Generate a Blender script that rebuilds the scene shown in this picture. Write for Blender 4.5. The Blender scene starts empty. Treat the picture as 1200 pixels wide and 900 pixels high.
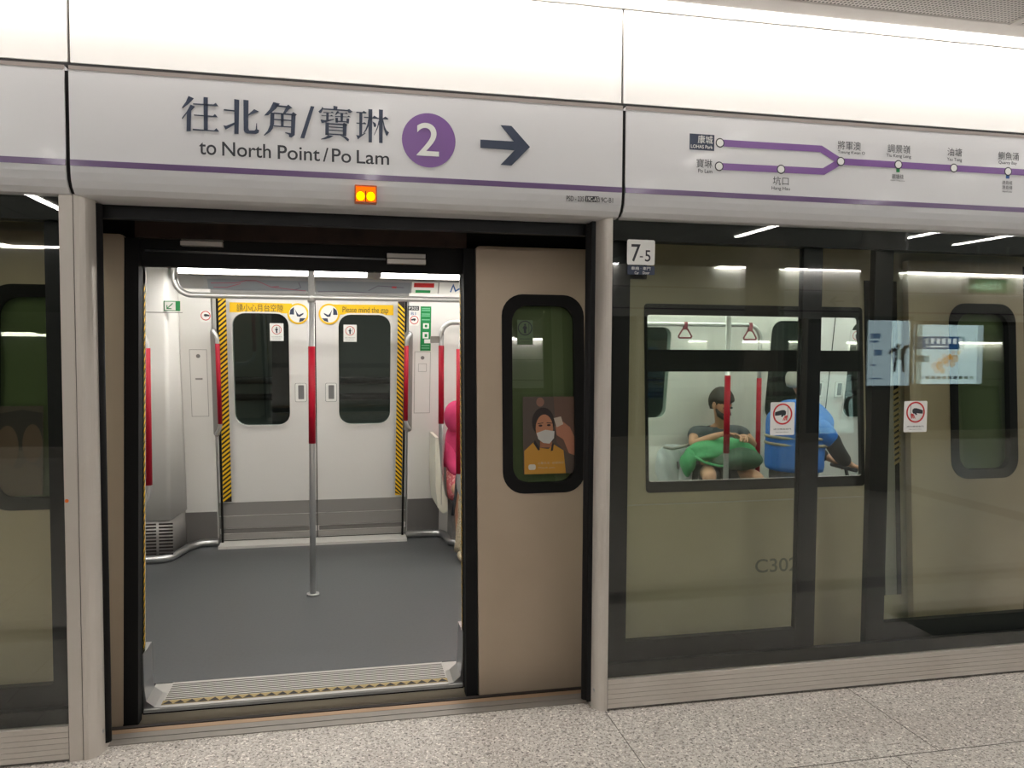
import bpy, bmesh, math, random
from mathutils import Vector, Matrix

random.seed(7)
SC = bpy.context.scene
COL = SC.collection

# ------------------------------------------------------------------ camera, world, exposure
FPX, YAW, PITCH, ROLL = 917.08, 0.2075, 0.0458, -0.006
CAM = Vector((0.0, -3.4272, 1.7))
_fw = Vector((math.sin(YAW) * math.cos(PITCH), math.cos(YAW) * math.cos(PITCH), -math.sin(PITCH)))
_r = Vector((math.cos(YAW), -math.sin(YAW), 0))
_d = _fw.cross(_r)
RT = _r * math.cos(ROLL) + _d * math.sin(ROLL)
DN = _d * math.cos(ROLL) - _r * math.sin(ROLL)
cam_data = bpy.data.cameras.new('camera')
cam = bpy.data.objects.new('camera', cam_data)
COL.objects.link(cam)
cam_data.sensor_width = 36
cam_data.lens = FPX / 1200 * 36
cam_data.clip_start = 0.05
cam.matrix_world = Matrix(((RT.x, -DN.x, -_fw.x, CAM.x), (RT.y, -DN.y, -_fw.y, CAM.y),
                           (RT.z, -DN.z, -_fw.z, CAM.z), (0, 0, 0, 1)))
SC.camera = cam
world = bpy.data.worlds.new('world')
SC.world = world
world.use_nodes = True
world.node_tree.nodes['Background'].inputs[0].default_value = (0.9, 0.95, 1, 1)
world.node_tree.nodes['Background'].inputs[1].default_value = 0.01
SC.view_settings.view_transform = 'Standard'
SC.view_settings.look = 'None'
SC.view_settings.gamma = 1
SC.view_settings.exposure = 1.4
SC.view_settings.use_curve_mapping = False
try:
    SC.cycles.max_bounces = 10
    SC.cycles.transparent_max_bounces = 24
    SC.cycles.caustics_reflective = False
    SC.cycles.caustics_refractive = False
    SC.cycles.sample_clamp_indirect = 6
except Exception:
    pass
COVE_E, CEIL_E, TRAIN_E, AD_E = 12.0, 17.0, 8.6, 1.4


def ray(u, v):
    return (RT * ((u - 600) / FPX) + DN * ((v - 450) / FPX) + _fw)


def PY(u, v, y):
    d = ray(u, v)
    return CAM + d * ((y - CAM.y) / d.y)


def PZ(u, v, z):
    d = ray(u, v)
    return CAM + d * ((z - CAM.z) / d.z)


def PL(u, v, pl, off=0.0):
    """point of the leaning plane y = pl[0] + pl[1]*z - off seen at photo pixel u, v -> (x, z)"""
    d = ray(u, v)
    t = (pl[0] - off + pl[1] * CAM.z - CAM.y) / (d.y - pl[1] * d.z)
    q = CAM + d * t
    return (q.x, q.z)


NEAR = (0.36, 0.065)      # outer skin of the train doors, leaning in towards the roof
FAR = (3.62, -0.14)       # inner lining of the far side
FASC = (-0.06, 0.0)
GLS = (0.0, 0.0)


def plane(pl, off=0.0):
    return lambda x, z, d=0.0: Vector((x, pl[0] + pl[1] * z - off - d, z))


# ------------------------------------------------------------------ materials
def lin(c):
    out = []
    for k in c[:3]:
        k = k / 255.0
        out.append(k / 12.92 if k <= 0.04045 else ((k + 0.055) / 1.055) ** 2.4)
    return (out[0], out[1], out[2], 1.0)


def mat(name, c, rough=0.5, metal=0.0, spec=0.5, emit=0.0, coat=0.0, bump=None, var=None):
    m = bpy.data.materials.new(name)
    m.use_nodes = True
    nt = m.node_tree
    b = nt.nodes['Principled BSDF']
    b.inputs['Base Color'].default_value = lin(c)
    b.inputs['Roughness'].default_value = rough
    b.inputs['Metallic'].default_value = metal
    b.inputs['Specular IOR Level'].default_value = spec
    b.inputs['Coat Weight'].default_value = coat
    b.inputs['Coat Roughness'].default_value = 0.08
    if emit:
        b.inputs['Emission Color'].default_value = lin(c)
        b.inputs['Emission Strength'].default_value = emit
    if var or bump:
        tc = nt.nodes.new('ShaderNodeTexCoord')
        n = nt.nodes.new('ShaderNodeTexNoise')
        n.inputs['Scale'].default_value = (var or bump)[0]
        n.inputs['Detail'].default_value = 5
        nt.links.new(tc.outputs['Object'], n.inputs['Vector'])
        if var:
            mx = nt.nodes.new('ShaderNodeMix')
            mx.data_type = 'RGBA'
            mx.inputs[6].default_value = lin(c)
            mx.inputs[7].default_value = lin(var[1])
            rp = nt.nodes.new('ShaderNodeMapRange')
            rp.inputs['From Min'].default_value = 0.45
            rp.inputs['From Max'].default_value = 0.75
            nt.links.new(n.outputs['Fac'], rp.inputs['Value'])
            nt.links.new(rp.outputs['Result'], mx.inputs[0])
            nt.links.new(mx.outputs[2], b.inputs['Base Color'])
        if bump:
            bp = nt.nodes.new('ShaderNodeBump')
            bp.inputs['Strength'].default_value = bump[1]
            bp.inputs['Distance'].default_value = 0.01
            nt.links.new(n.outputs['Fac'], bp.inputs['Height'])
            nt.links.new(bp.outputs['Normal'], b.inputs['Normal'])
    return m


def glass(name, tint, ior=1.5, gain=1.0):
    """thin pane: tinted see-through plus a mirror reflection by Fresnel"""
    m = bpy.data.materials.new(name)
    m.use_nodes = True
    nt = m.node_tree
    nt.nodes.clear()
    out = nt.nodes.new('ShaderNodeOutputMaterial')
    mix = nt.nodes.new('ShaderNodeMixShader')
    tr = nt.nodes.new('ShaderNodeBsdfTransparent')
    gl = nt.nodes.new('ShaderNodeBsdfGlossy')
    # Schlick reflectance from the angle to the pane, the same from either side
    geo = nt.nodes.new('ShaderNodeNewGeometry')
    dot = nt.nodes.new('ShaderNodeVectorMath')
    dot.operation = 'DOT_PRODUCT'
    nt.links.new(geo.outputs['Normal'], dot.inputs[0])
    nt.links.new(geo.outputs['Incoming'], dot.inputs[1])

    def mth(op, a, b_):
        n = nt.nodes.new('ShaderNodeMath')
        n.operation = op
        n.use_clamp = False
        for i, q in enumerate((a, b_)):
            if isinstance(q, (int, float)):
                n.inputs[i].default_value = q
            elif q is not None:
                nt.links.new(q, n.inputs[i])
        return n.outputs[0]
    r0 = ((ior - 1) / (ior + 1)) ** 2
    cs = mth('ABSOLUTE', dot.outputs['Value'], None)
    p5 = mth('POWER', mth('SUBTRACT', 1.0, cs), 5.0)
    ma = mth('MULTIPLY', mth('MULTIPLY_ADD', p5, 1 - r0), gain)
    ma.node.inputs[0].links[0].from_node.inputs[2].default_value = r0
    tr.inputs[0].default_value = (tint[0], tint[1], tint[2], 1)
    gl.inputs['Color'].default_value = (1, 1, 1, 1)
    gl.inputs['Roughness'].default_value = 0.0
    nt.links.new(ma, mix.inputs[0])
    nt.links.new(tr.outputs[0], mix.inputs[1])
    nt.links.new(gl.outputs[0], mix.inputs[2])
    nt.links.new(mix.outputs[0], out.inputs[0])
    return m


def lamp_mat(name, c, e):
    m = bpy.data.materials.new(name)
    m.use_nodes = True
    nt = m.node_tree
    nt.nodes.clear()
    out = nt.nodes.new('ShaderNodeOutputMaterial')
    em = nt.nodes.new('ShaderNodeEmission')
    em.inputs[0].default_value = lin(c)
    em.inputs[1].default_value = e
    nt.links.new(em.outputs[0], out.inputs[0])
    return m


def granite():
    m = mat('granite', (172, 166, 160), 0.42, spec=0.4)
    nt = m.node_tree
    b = nt.nodes['Principled BSDF']
    tc = nt.nodes.new('ShaderNodeTexCoord')
    mp = nt.nodes.new('ShaderNodeMapping')
    nt.links.new(tc.outputs['Object'], mp.inputs[0])

    def noise(scale, detail, lo, hi):
        n = nt.nodes.new('ShaderNodeTexNoise')
        n.inputs['Scale'].default_value = scale
        n.inputs['Detail'].default_value = detail
        n.inputs['Roughness'].default_value = 0.6
        nt.links.new(mp.outputs[0], n.inputs['Vector'])
        r = nt.nodes.new('ShaderNodeMapRange')
        r.inputs['From Min'].default_value = lo
        r.inputs['From Max'].default_value = hi
        nt.links.new(n.outputs['Fac'], r.inputs['Value'])
        return r.outputs['Result']

    def mixc(fac, a, c):
        mx = nt.nodes.new('ShaderNodeMix')
        mx.data_type = 'RGBA'
        if isinstance(a, tuple):
            mx.inputs[6].default_value = a
        else:
            nt.links.new(a, mx.inputs[6])
        mx.inputs[7].default_value = c
        nt.links.new(fac, mx.inputs[0])
        return mx.outputs[2]
    c = mixc(noise(2.2, 3, 0.4, 0.7), lin((184, 178, 170)), lin((172, 164, 156)))
    c = mixc(noise(60, 3, 0.50, 0.60), c, lin((150, 142, 134)))
    c = mixc(noise(90, 2, 0.575, 0.62), c, lin((92, 85, 80)))
    c = mixc(noise(88, 2, 0.585, 0.66), c, lin((226, 220, 210)))
    nt.links.new(c, b.inputs['Base Color'])
    return m


def perforated():
    m = mat('perforated_steel', (150, 146, 140), 0.5)
    nt = m.node_tree
    b = nt.nodes['Principled BSDF']
    tc = nt.nodes.new('ShaderNodeTexCoord')
    v = nt.nodes.new('ShaderNodeTexVoronoi')
    v.inputs['Scale'].default_value = 55
    v.inputs['Randomness'].default_value = 0.0
    r = nt.nodes.new('ShaderNodeMapRange')
    r.inputs['From Min'].default_value = 0.28
    r.inputs['From Max'].default_value = 0.36
    mx = nt.nodes.new('ShaderNodeMix')
    mx.data_type = 'RGBA'
    mx.inputs[6].default_value = lin((70, 66, 62))
    mx.inputs[7].default_value = lin((205, 200, 194))
    nt.links.new(tc.outputs['Object'], v.inputs['Vector'])
    nt.links.new(v.outputs['Distance'], r.inputs['Value'])
    nt.links.new(r.outputs['Result'], mx.inputs[0])
    nt.links.new(mx.outputs[2], b.inputs['Base Color'])
    return m


def print_pattern(name, c0, c1, scale, c2=None):
    m = mat(name, c0, 0.85)
    nt = m.node_tree
    b = nt.nodes['Principled BSDF']
    tc = nt.nodes.new('ShaderNodeTexCoord')
    v = nt.nodes.new('ShaderNodeTexVoronoi')
    v.inputs['Scale'].default_value = scale
    r = nt.nodes.new('ShaderNodeValToRGB')
    r.color_ramp.elements[0].color = lin(c1)
    r.color_ramp.elements[0].position = 0.25
    r.color_ramp.elements[1].color = lin(c0)
    r.color_ramp.elements[1].position = 0.45
    nt.links.new(tc.outputs['Object'], v.inputs['Vector'])
    nt.links.new(v.outputs['Distance'], r.inputs[0])
    nt.links.new(r.outputs[0], b.inputs['Base Color'])
    return m


M = {}
M['granite'] = granite()
M['dark_granite'] = mat('dark_granite', (58, 54, 50), 0.4, var=(90, (84, 78, 72)))
M['joint'] = mat('joint_grey', (74, 68, 62), 0.8)
M['white_panel'] = mat('white_enamel', (222, 220, 216), 0.36, coat=0.1)
M['sign_panel'] = mat('sign_enamel', (216, 216, 217), 0.36, coat=0.12)
M['trim_grey'] = mat('fascia_edge_grey', (150, 140, 134), 0.45)
M['purple'] = mat('line_purple', (124, 84, 150), 0.4)
M['stripe'] = mat('stripe_purple', (100, 76, 118), 0.3, coat=0.2)
M['navy'] = mat('navy_ink', (50, 60, 80), 0.5)
M['ink'] = mat('black_ink', (46, 48, 54), 0.5)
M['paper'] = mat('paper_white', (232, 232, 228), 0.5)
M['alu'] = mat('aluminium_grey', (196, 189, 180), 0.38, metal=0.25, var=(3, (188, 180, 170)))
M['alu_dark'] = mat('groove_dark', (98, 92, 86), 0.6)
M['steel'] = mat('brushed_steel', (190, 190, 190), 0.28, metal=0.9)
M['chrome'] = mat('polished_steel', (196, 196, 196), 0.3, metal=0.55)
M['black'] = mat('black_frame', (9, 10, 12), 0.45, spec=0.3)
M['rubber'] = mat('black_rubber', (14, 12, 12), 0.75, spec=0.3)
M['void'] = mat('void_black', (16, 14, 14), 0.9)
M['brown'] = mat('brown_rail', (66, 50, 43), 0.6, var=(9, (44, 34, 30)))
M['track_brown'] = mat('track_brown', (40, 31, 27), 0.7)
M['bronze'] = mat('bronze_sill', (168, 140, 114), 0.45, metal=0.5)
M['sillgrey'] = mat('sill_grey', (142, 136, 130), 0.42, metal=0.5)
M['car_body'] = mat('carriage_paint', (186, 175, 154), 0.45, metal=0.1, var=(1.4, (180, 168, 146)))
M['leaf_body'] = mat('door_leaf_paint', (186, 168, 146), 0.42, metal=0.2, var=(1.6, (176, 158, 136)))
M['lining'] = mat('lining_white', (222, 220, 216), 0.4, coat=0.1)
M['cove_grey'] = mat('cove_grey', (150, 149, 148), 0.5)
M['slot'] = mat('slot_grey', (120, 120, 120), 0.6)
M['door_white'] = mat('door_white', (226, 224, 221), 0.38, coat=0.1)
M['kick'] = mat('kick_grey', (152, 149, 146), 0.45, metal=0.25)
M['kick_dark'] = mat('kick_dark_grey', (118, 115, 113), 0.5, metal=0.2)
M['car_floor'] = mat('vinyl_floor', (84, 86, 88), 0.42, var=(60, (78, 80, 82)))
M['sill_white'] = mat('sill_white', (205, 203, 198), 0.5)
M['red'] = mat('grip_red', (166, 14, 40), 0.5, spec=0.3)
M['yellow'] = mat('warning_yellow', (240, 192, 22), 0.5)
M['haz_black'] = mat('warning_black', (34, 26, 26), 0.6)
M['tread'] = mat('tread_alu', (196, 194, 190), 0.38, metal=0.4)
M['zig'] = mat('zigzag_tan', (168, 146, 96), 0.6)
M['green'] = mat('sign_green', (20, 132, 70), 0.5)
M['sred'] = mat('sign_red', (198, 40, 40), 0.5)
M['blue'] = mat('line_blue', (40, 88, 150), 0.5)
M['dgreen'] = mat('line_green', (20, 130, 66), 0.5)
M['perf'] = perforated()
M['ceil'] = mat('ceiling_white', (188, 184, 178), 0.55)
M['dark_ceiling'] = mat('dark_ceiling', (54, 54, 56), 0.7)
M['soffit'] = mat('soffit_grey', (186, 181, 176), 0.5)
M['tunnel'] = mat('tunnel_concrete', (92, 96, 92), 0.85)
M['column'] = mat('column_cladding', (110, 104, 98), 0.35, metal=0.3)
M['map_grey'] = mat('map_grey', (126, 131, 137), 0.5)
M['map_line'] = mat('map_line', (96, 92, 108), 0.5)
M['psd_glass'] = glass('screen_glass', (0.960, 0.974, 0.942), 1.5, 1.0)
M['car_glass'] = glass('carriage_glass', (0.905, 0.965, 0.955), 1.5, 1.0)
M['leaf_glass'] = glass('door_glass_green', (0.84, 0.88, 0.78), 1.55, 1.0)
M['far_glass'] = glass('far_glass', (0.7, 0.74, 0.72), 1.5, 0.8)
M['cove'] = lamp_mat('cove_lamp', (255, 251, 247), COVE_E)
M['ceil_lamp'] = lamp_mat('ceiling_lamp', (255, 251, 246), CEIL_E)
M['train_lamp'] = lamp_mat('train_lamp', (255, 252, 246), TRAIN_E)
M['skin'] = mat('skin', (196, 146, 118), 0.55)
M['hair'] = mat('dark_hair', (60, 54, 50), 0.7)
M['white_hair'] = mat('grey_hair', (170, 168, 164), 0.7)
M['tee'] = mat('grey_cotton', (92, 96, 102), 0.9, bump=(40, 0.3))
M['shorts'] = mat('dark_shorts', (60, 66, 60), 0.9)
M['shoe'] = mat('dark_shoe', (40, 40, 44), 0.7)
M['bag_green'] = mat('green_nylon', (64, 156, 98), 0.6, bump=(22, 1.0))
M['bag_dark'] = mat('dark_green_mesh', (62, 92, 72), 0.8, var=(30, (84, 104, 84)))
M['bag_grey'] = mat('silver_nylon', (186, 192, 196), 0.5, bump=(12, 0.8))
M['jacket'] = mat('blue_jacket', (34, 104, 190), 0.7, bump=(18, 0.4))
M['trouser'] = mat('dark_trousers', (52, 54, 60), 0.85)
M['sleeve'] = mat('charcoal_sleeve', (46, 46, 50), 0.85)
M['pink'] = mat('pink_cloth', (206, 62, 112), 0.85, bump=(30, 0.3))
M['pink_print'] = print_pattern('pink_print', (226, 120, 130), (246, 190, 180), 38)
M['cream'] = print_pattern('cream_print', (196, 182, 156), (160, 146, 120), 60)


# ------------------------------------------------------------------ mesh builder
def rr(x0, x1, z0, z1, r, n=6):
    pts = []
    for cx, cz, a0 in ((x1 - r, z1 - r, 0), (x0 + r, z1 - r, 90), (x0 + r, z0 + r, 180), (x1 - r, z0 + r, 270)):
        for k in range(n + 1):
            a = math.radians(a0 + 90 * k / n)
            pts.append((cx + r * math.cos(a), cz + r * math.sin(a)))
    return pts


def circ(cx, cz, r, n=28, rz=None):
    rz = rz or r
    return [(cx + r * math.cos(2 * math.pi * k / n), cz + rz * math.sin(2 * math.pi * k / n)) for k in range(n)]


class MB:
    def __init__(s):
        s.bm = bmesh.new()
        s.smooth = set()

    def box(s, x0, x1, y0, y1, z0, z1, bev=0.0, seg=2):
        r = bmesh.ops.create_cube(s.bm, size=1.0)
        vs = r['verts']
        for v in vs:
            v.co = Vector(((x0 + x1) / 2 + v.co.x * (x1 - x0), (y0 + y1) / 2 + v.co.y * (y1 - y0), (z0 + z1) / 2 + v.co.z * (z1 - z0)))
        if bev > 0:
            es = list({e for v in vs for e in v.link_edges})
            bmesh.ops.bevel(s.bm, geom=es, offset=bev, segments=seg, affect='EDGES', profile=0.5)
        return s

    def poly(s, pts, f, d0, d1, holes=()):
        """flat outline in (x, z) given thickness: d0 front offset, d1 back offset (towards the viewer is +)"""
        loops = [list(pts)] + [list(h) for h in holes]
        tmp = bmesh.new()
        idx = {}
        es = []
        for lp in loops:
            vv = [tmp.verts.new((p[0], p[1], 0)) for p in lp]
            for k, v in enumerate(vv):
                idx[v] = len(idx)
                es.append(tmp.edges.new((v, vv[(k + 1) % len(vv)])))
        bmesh.ops.triangle_fill(tmp, use_beauty=True, use_dissolve=False, edges=es, normal=(0, 0, 1))
        flat = [p for lp in loops for p in lp]
        tris = [[idx[v] for v in fc.verts] for fc in tmp.faces]
        tmp.free()
        fr = [s.bm.verts.new(f(p[0], p[1], d0)) for p in flat]
        for t in tris:
            try:
                s.bm.faces.new([fr[i] for i in t])
            except ValueError:
                pass
        if abs(d1 - d0) > 1e-7:
            bk = [s.bm.verts.new(f(p[0], p[1], d1)) for p in flat]
            for t in tris:
                try:
                    s.bm.faces.new([bk[i] for i in reversed(t)])
                except ValueError:
                    pass
            o = 0
            for lp in loops:
                n = len(lp)
                for k in range(n):
                    a, b = o + k, o + (k + 1) % n
                    try:
                        s.bm.faces.new((fr[a], bk[a], bk[b], fr[b]))
                    except ValueError:
                        pass
                o += n
        return s

    def prism_x(s, prof, x0, x1):
        """closed (y, z) profile swept along x"""
        a = [s.bm.verts.new((x0, p[0], p[1])) for p in prof]
        b = [s.bm.verts.new((x1, p[0], p[1])) for p in prof]
        n = len(prof)
        s.bm.faces.new(a[::-1])
        s.bm.faces.new(b)
        for k in range(n):
            s.bm.faces.new((a[k], a[(k + 1) % n], b[(k + 1) % n], b[k]))
        return s

    def prism_z(s, prof, z0, z1):
        a = [s.bm.verts.new((p[0], p[1], z0)) for p in prof]
        b = [s.bm.verts.new((p[0], p[1], z1)) for p in prof]
        n = len(prof)
        s.bm.faces.new(a[::-1])
        s.bm.faces.new(b)
        for k in range(n):
            s.bm.faces.new((a[k], a[(k + 1) % n], b[(k + 1) % n], b[k]))
        return s

    def tube(s, pts, r, seg=14, rs=None):
        pts = [Vector(p) for p in pts]
        n = len(pts)
        t0 = (pts[1] - pts[0]).normalized()
        up = Vector((0, 0, 1)) if abs(t0.z) < 0.9 else Vector((1, 0, 0))
        nrm = t0.cross(up).normalized()
        rings = []
        for k in range(n):
            if k == 0:
                t = t0
            elif k == n - 1:
                t = (pts[k] - pts[k - 1]).normalized()
            else:
                t = ((pts[k + 1] - pts[k]).normalized() + (pts[k] - pts[k - 1]).normalized()).normalized()
            nrm = (nrm - t * nrm.dot(t)).normalized()
            bn = t.cross(nrm)
            rad = rs[k] if rs else r
            rings.append([s.bm.verts.new(pts[k] + (nrm * math.cos(2 * math.pi * j / seg) + bn * math.sin(2 * math.pi * j / seg)) * rad) for j in range(seg)])
        for k in range(n - 1):
            for j in range(seg):
                fc = s.bm.faces.new((rings[k][j], rings[k][(j + 1) % seg], rings[k + 1][(j + 1) % seg], rings[k + 1][j]))
                fc.smooth = True
        s.bm.faces.new(rings[0][::-1])
        s.bm.faces.new(rings[-1])
        return s

    def blob(s, c, rad, fn=None, nu=24, nv=16):
        """closed lump: ellipsoid radii rad, reshaped by fn(unit vector) -> vector"""
        c = Vector(c)
        rows = []
        for i in range(nv + 1):
            th = math.pi * i / nv
            row = []
            for j in range(nu):
                ph = 2 * math.pi * j / nu
                n = Vector((math.sin(th) * math.cos(ph), math.sin(th) * math.sin(ph), math.cos(th)))
                p = Vector((n.x * rad[0], n.y * rad[1], n.z * rad[2]))
                if fn:
                    p = fn(n, p)
                row.append(p + c)
                if i in (0, nv):
                    break
            rows.append([s.bm.verts.new(p) for p in row])
        for i in range(nv):
            a, b = rows[i], rows[i + 1]
            for j in range(nu):
                q = [a[j % len(a)], b[j % len(b)], b[(j + 1) % len(b)], a[(j + 1) % len(a)]]
                q = [v for k, v in enumerate(q) if v not in q[:k]]
                if len(q) > 2:
                    s.bm.faces.new(q).smooth = True
        return s

    def text(s, body, f, x0, x1, z0, z1, d, bold=0.0):
        cu = bpy.data.curves.new('lettering', 'FONT')
        cu.body = body
        cu.size = 1
        cu.offset = bold if all(ord(c_) < 0x2000 for c_ in body) else 0.0
        ob = bpy.data.objects.new('lettering', cu)
        me = bpy.data.meshes.new_from_object(ob)
        vs = [v.co.copy() for v in me.vertices]
        if vs:
            ax, bx = min(v.x for v in vs), max(v.x for v in vs)
            ay, by = min(v.y for v in vs), max(v.y for v in vs)
            nv = [s.bm.verts.new(f(x0 + (v.x - ax) / (bx - ax) * (x1 - x0), z0 + (v.y - ay) / (by - ay) * (z1 - z0), d)) for v in vs]
            for p in me.polygons:
                try:
                    s.bm.faces.new([nv[i] for i in p.vertices])
                except ValueError:
                    pass
        bpy.data.meshes.remove(me)
        bpy.data.objects.remove(ob)
        bpy.data.curves.remove(cu)
        return s

    def done(s, name, material, parent=None, recalc=True):
        if recalc:
            bmesh.ops.recalc_face_normals(s.bm, faces=s.bm.faces)
        me = bpy.data.meshes.new(name)
        s.bm.to_mesh(me)
        s.bm.free()
        me.materials.append(M[material] if isinstance(material, str) else material)
        o = bpy.data.objects.new(name, me)
        COL.objects.link(o)
        if parent is not None:
            o.parent = parent
            me.transform(Matrix.Translation(-root_loc(parent)))
        else:
            xs = [v.co.x for v in me.vertices]
            ys = [v.co.y for v in me.vertices]
            zs = [v.co.z for v in me.vertices]
            c = Vector(((min(xs) + max(xs)) / 2, (min(ys) + max(ys)) / 2, min(zs)))
            me.transform(Matrix.Translation(-c))
            o.location = c
        return o


def root_loc(o):
    v = Vector(o.location)
    while o.parent:
        o = o.parent
        v += Vector(o.location)
    return v


def thing(name, label, cat, loc, group=None):
    o = bpy.data.objects.new(name, None)
    o.empty_display_size = 0.1
    COL.objects.link(o)
    o.location = Vector(loc)
    o['label'] = label
    o['category'] = cat
    if group:
        o['group'] = group
    return o


def tag(o, label, cat, group=None):
    o['label'] = label
    o['category'] = cat
    if group:
        o['group'] = group
    return o


def struct(o, label=None):
    o['kind'] = 'structure'
    if label:
        o['label'] = label
    return o


def dup(root, off, label, group=None):
    r = root.copy()
    COL.objects.link(r)
    r.location = Vector(root.location) + Vector(off)
    r['label'] = label
    if group:
        r['group'] = group
    for ch in list(root.children):
        c = ch.copy()
        COL.objects.link(c)
        c.parent = r
        for g in list(ch.children):
            d = g.copy()
            COL.objects.link(d)
            d.parent = c
    return r


def arc(c, r, a0, a1, ax1, ax2, n=8):
    c, ax1, ax2 = Vector(c), Vector(ax1), Vector(ax2)
    return [c + (ax1 * math.cos(math.radians(a0 + (a1 - a0) * k / n)) + ax2 * math.sin(math.radians(a0 + (a1 - a0) * k / n))) * r for k in range(n + 1)]


def px(pts, pl, off=0.0):
    return [PL(u, v, pl, off) for u, v in pts]


def quad(u0, v0, u1, v1, pl, off=0.0):
    """x0, x1, z0, z1 on a plane from two photo corners"""
    a, b = PL(u0, v0, pl, off), PL(u1, v1, pl, off)
    return min(a[0], b[0]), max(a[0], b[0]), min(a[1], b[1]), max(a[1], b[1])


# ================================================================== THE PLATFORM
OPP = -9.5                                   # face of the screen wall across the platform
struct(MB().box(-9, 15, OPP - 0.05, 0.102, -0.12, 0.0).done('floor', 'granite'))
b = MB()
for k in range(-6, 10):
    x = 1.178 + 1.279 * k
    if k not in (-1,):
        b.box(x - 0.0016, x + 0.0016, -0.62, 0.10, -0.01, 0.0006)
    for row in range(1, 8):
        xx = x - 0.21 + (0.64 if row % 2 == 0 else 0)
        b.box(xx - 0.0016, xx + 0.0016, -0.62 - 1.279 * row, -0.62 - 1.279 * (row - 1), -0.01, 0.0006)
for row in range(0, 8):
    y = -0.62 - 1.279 * row
    b.box(-9, 15, y - 0.0022, y + 0.0022, -0.01, 0.0007)
struct(b.done('floor_joints', 'joint'))
b = MB().box(-9, 15, -1.66, -1.43, -0.01, 0.0010).box(6.6, 6.95, -6.4, -1.66, -0.01, 0.0010)
struct(b.done('floor_border', 'dark_granite'))

b = MB().box(-9, 15, 0.104, 0.15, -0.12, 0.003).box(-9, 15, 0.153, 0.2, -0.12, 0.005)
struct(b.done('trim_1', 'sillgrey'))
b = MB().box(-9, 15, 0.2, 0.236, -0.12, 0.006)
struct(b.done('trim_2', 'bronze'))
b = MB().box(-9, 15, 0.236, 0.285, -0.4, -0.02).box(-9, 15, 0.285, 0.31, -0.4, -0.012)
struct(b.done('trim_3', 'track_brown'))
struct(MB().box(-9, 15, 0.102, 4.2, -1.0, -0.9).done('track_floor', 'void'))

# ---- ceiling: perforated panels between plain strips, soffit above the screens
struct(MB().box(-9, 15, -0.62, 0.6, 3.44, 3.5).box(-9, 15, OPP - 0.6, OPP + 0.62, 3.44, 3.5).done('ceiling', 'ceil'))
b, dk = MB(), MB()
for k in range(-5, 9):
    x0 = 2.93 + 1.3 * (k - 1)
    for j in range(7):
        y1 = -0.382 - 1.34 * j
        (b if j == 0 else dk).box(x0 + 0.02, x0 + 1.28, y1 - 1.32, y1, 3.170, 3.185)
struct(b.done('ceiling_panels', 'perf'))
struct(dk.done('ceiling_panels', 'dark_ceiling'))
b = MB().box(-9, 15, -1.72, -0.376, 3.19, 3.22)
for k in range(-5, 10):
    x0 = 2.93 + 1.3 * (k - 1)
    b.box(x0 - 0.018, x0 + 0.018, -1.72, -0.376, 3.163, 3.2)
struct(b.done('ceiling_grid', 'ceil'))


def soffit_profile(sgn=1, y0=0.0):
    pr = [(-0.212, 3.192), (-0.226, 3.182), (-0.25, 3.177), (-0.36, 3.173), (-0.372, 3.176), (-0.375, 3.185), (-0.375, 3.46), (-0.2, 3.46), (-0.2, 3.21)]
    return [(y0 + sgn * p[0], p[1]) for p in pr]


struct(MB().prism_x(soffit_profile(), -9, 15).done('soffit', 'soffit'))
struct(MB().prism_x(soffit_profile(-1, OPP), -9, 15).done('soffit', 'soffit'))

# ---- upper fascia boards (bright from the cove lamp) and cove lamp
SEAMS = [-3.355, -1.06, 1.215, 3.52, 5.82]
for i in range(4):
    x0, x1 = SEAMS[i] + 0.005, SEAMS[i + 1] - 0.005
    y0 = -0.03
    b = MB().box(x0, x1, y0, y0 + 0.03, 2.802, 3.215, 0.003)
    o = b.done('fascia_board', 'white_panel')
    tag(o, ['plain white fascia board above the blank sign panel at the far left edge',
            'plain white fascia board directly above the North Point direction sign',
            'plain white fascia board directly above the purple route map',
            'plain white fascia board beyond the end of the route map'][i], 'fascia board', 'upper white fascia boards')
b = MB().box(-9, 15, 0.03, 0.06, 2.32, 3.46)
struct(b.done('wall_fascia', 'void'))
b = MB().box(-9, 15, -0.035, 0.03, 3.222, 3.45)
struct(b.done('trim_4', 'white_panel'))
t = thing('cove_light', 'long white strip lamp in the cove above the fascia boards', 'lamp', (1, -0.12, 3.3))
MB().box(-9, 15, -0.185, -0.09, 3.30, 3.345).done('tube', 'cove', t)
MB().box(-9, 15, -0.195, -0.08, 3.345, 3.40).done('housing', 'soffit', t)
t = thing('cove_light', 'strip lamp over the opposite screen wall, seen only as a reflection in the glass', 'lamp', (1, OPP + 0.12, 3.3))
MB().box(-9, 4.55, OPP + 0.04, OPP + 0.13, 3.145, 3.21).done('tube', 'cove', t)
MB().box(6.45, 15, OPP + 0.04, OPP + 0.13, 3.145, 3.21).done('tube', 'cove', t)
MB().box(-9, 15, OPP + 0.04, OPP + 0.135, 3.211, 3.25).done('housing', 'soffit', t)

struct(MB().box(-9, 15, -0.031, 0.03, 2.787, 2.8015).done('trim_9', 'void'))

# ---- sign fascia: boxes with a rounded bottom lip
LIP = [(-0.052, 2.782), (-0.06, 2.768), (-0.06, 2.40), (-0.0585, 2.375), (-0.053, 2.345), (-0.038, 2.318), (-0.012, 2.298), (0.03, 2.29), (0.14, 2.287), (0.14, 2.305), (0.02, 2.315), (0.02, 2.782)]


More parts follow.
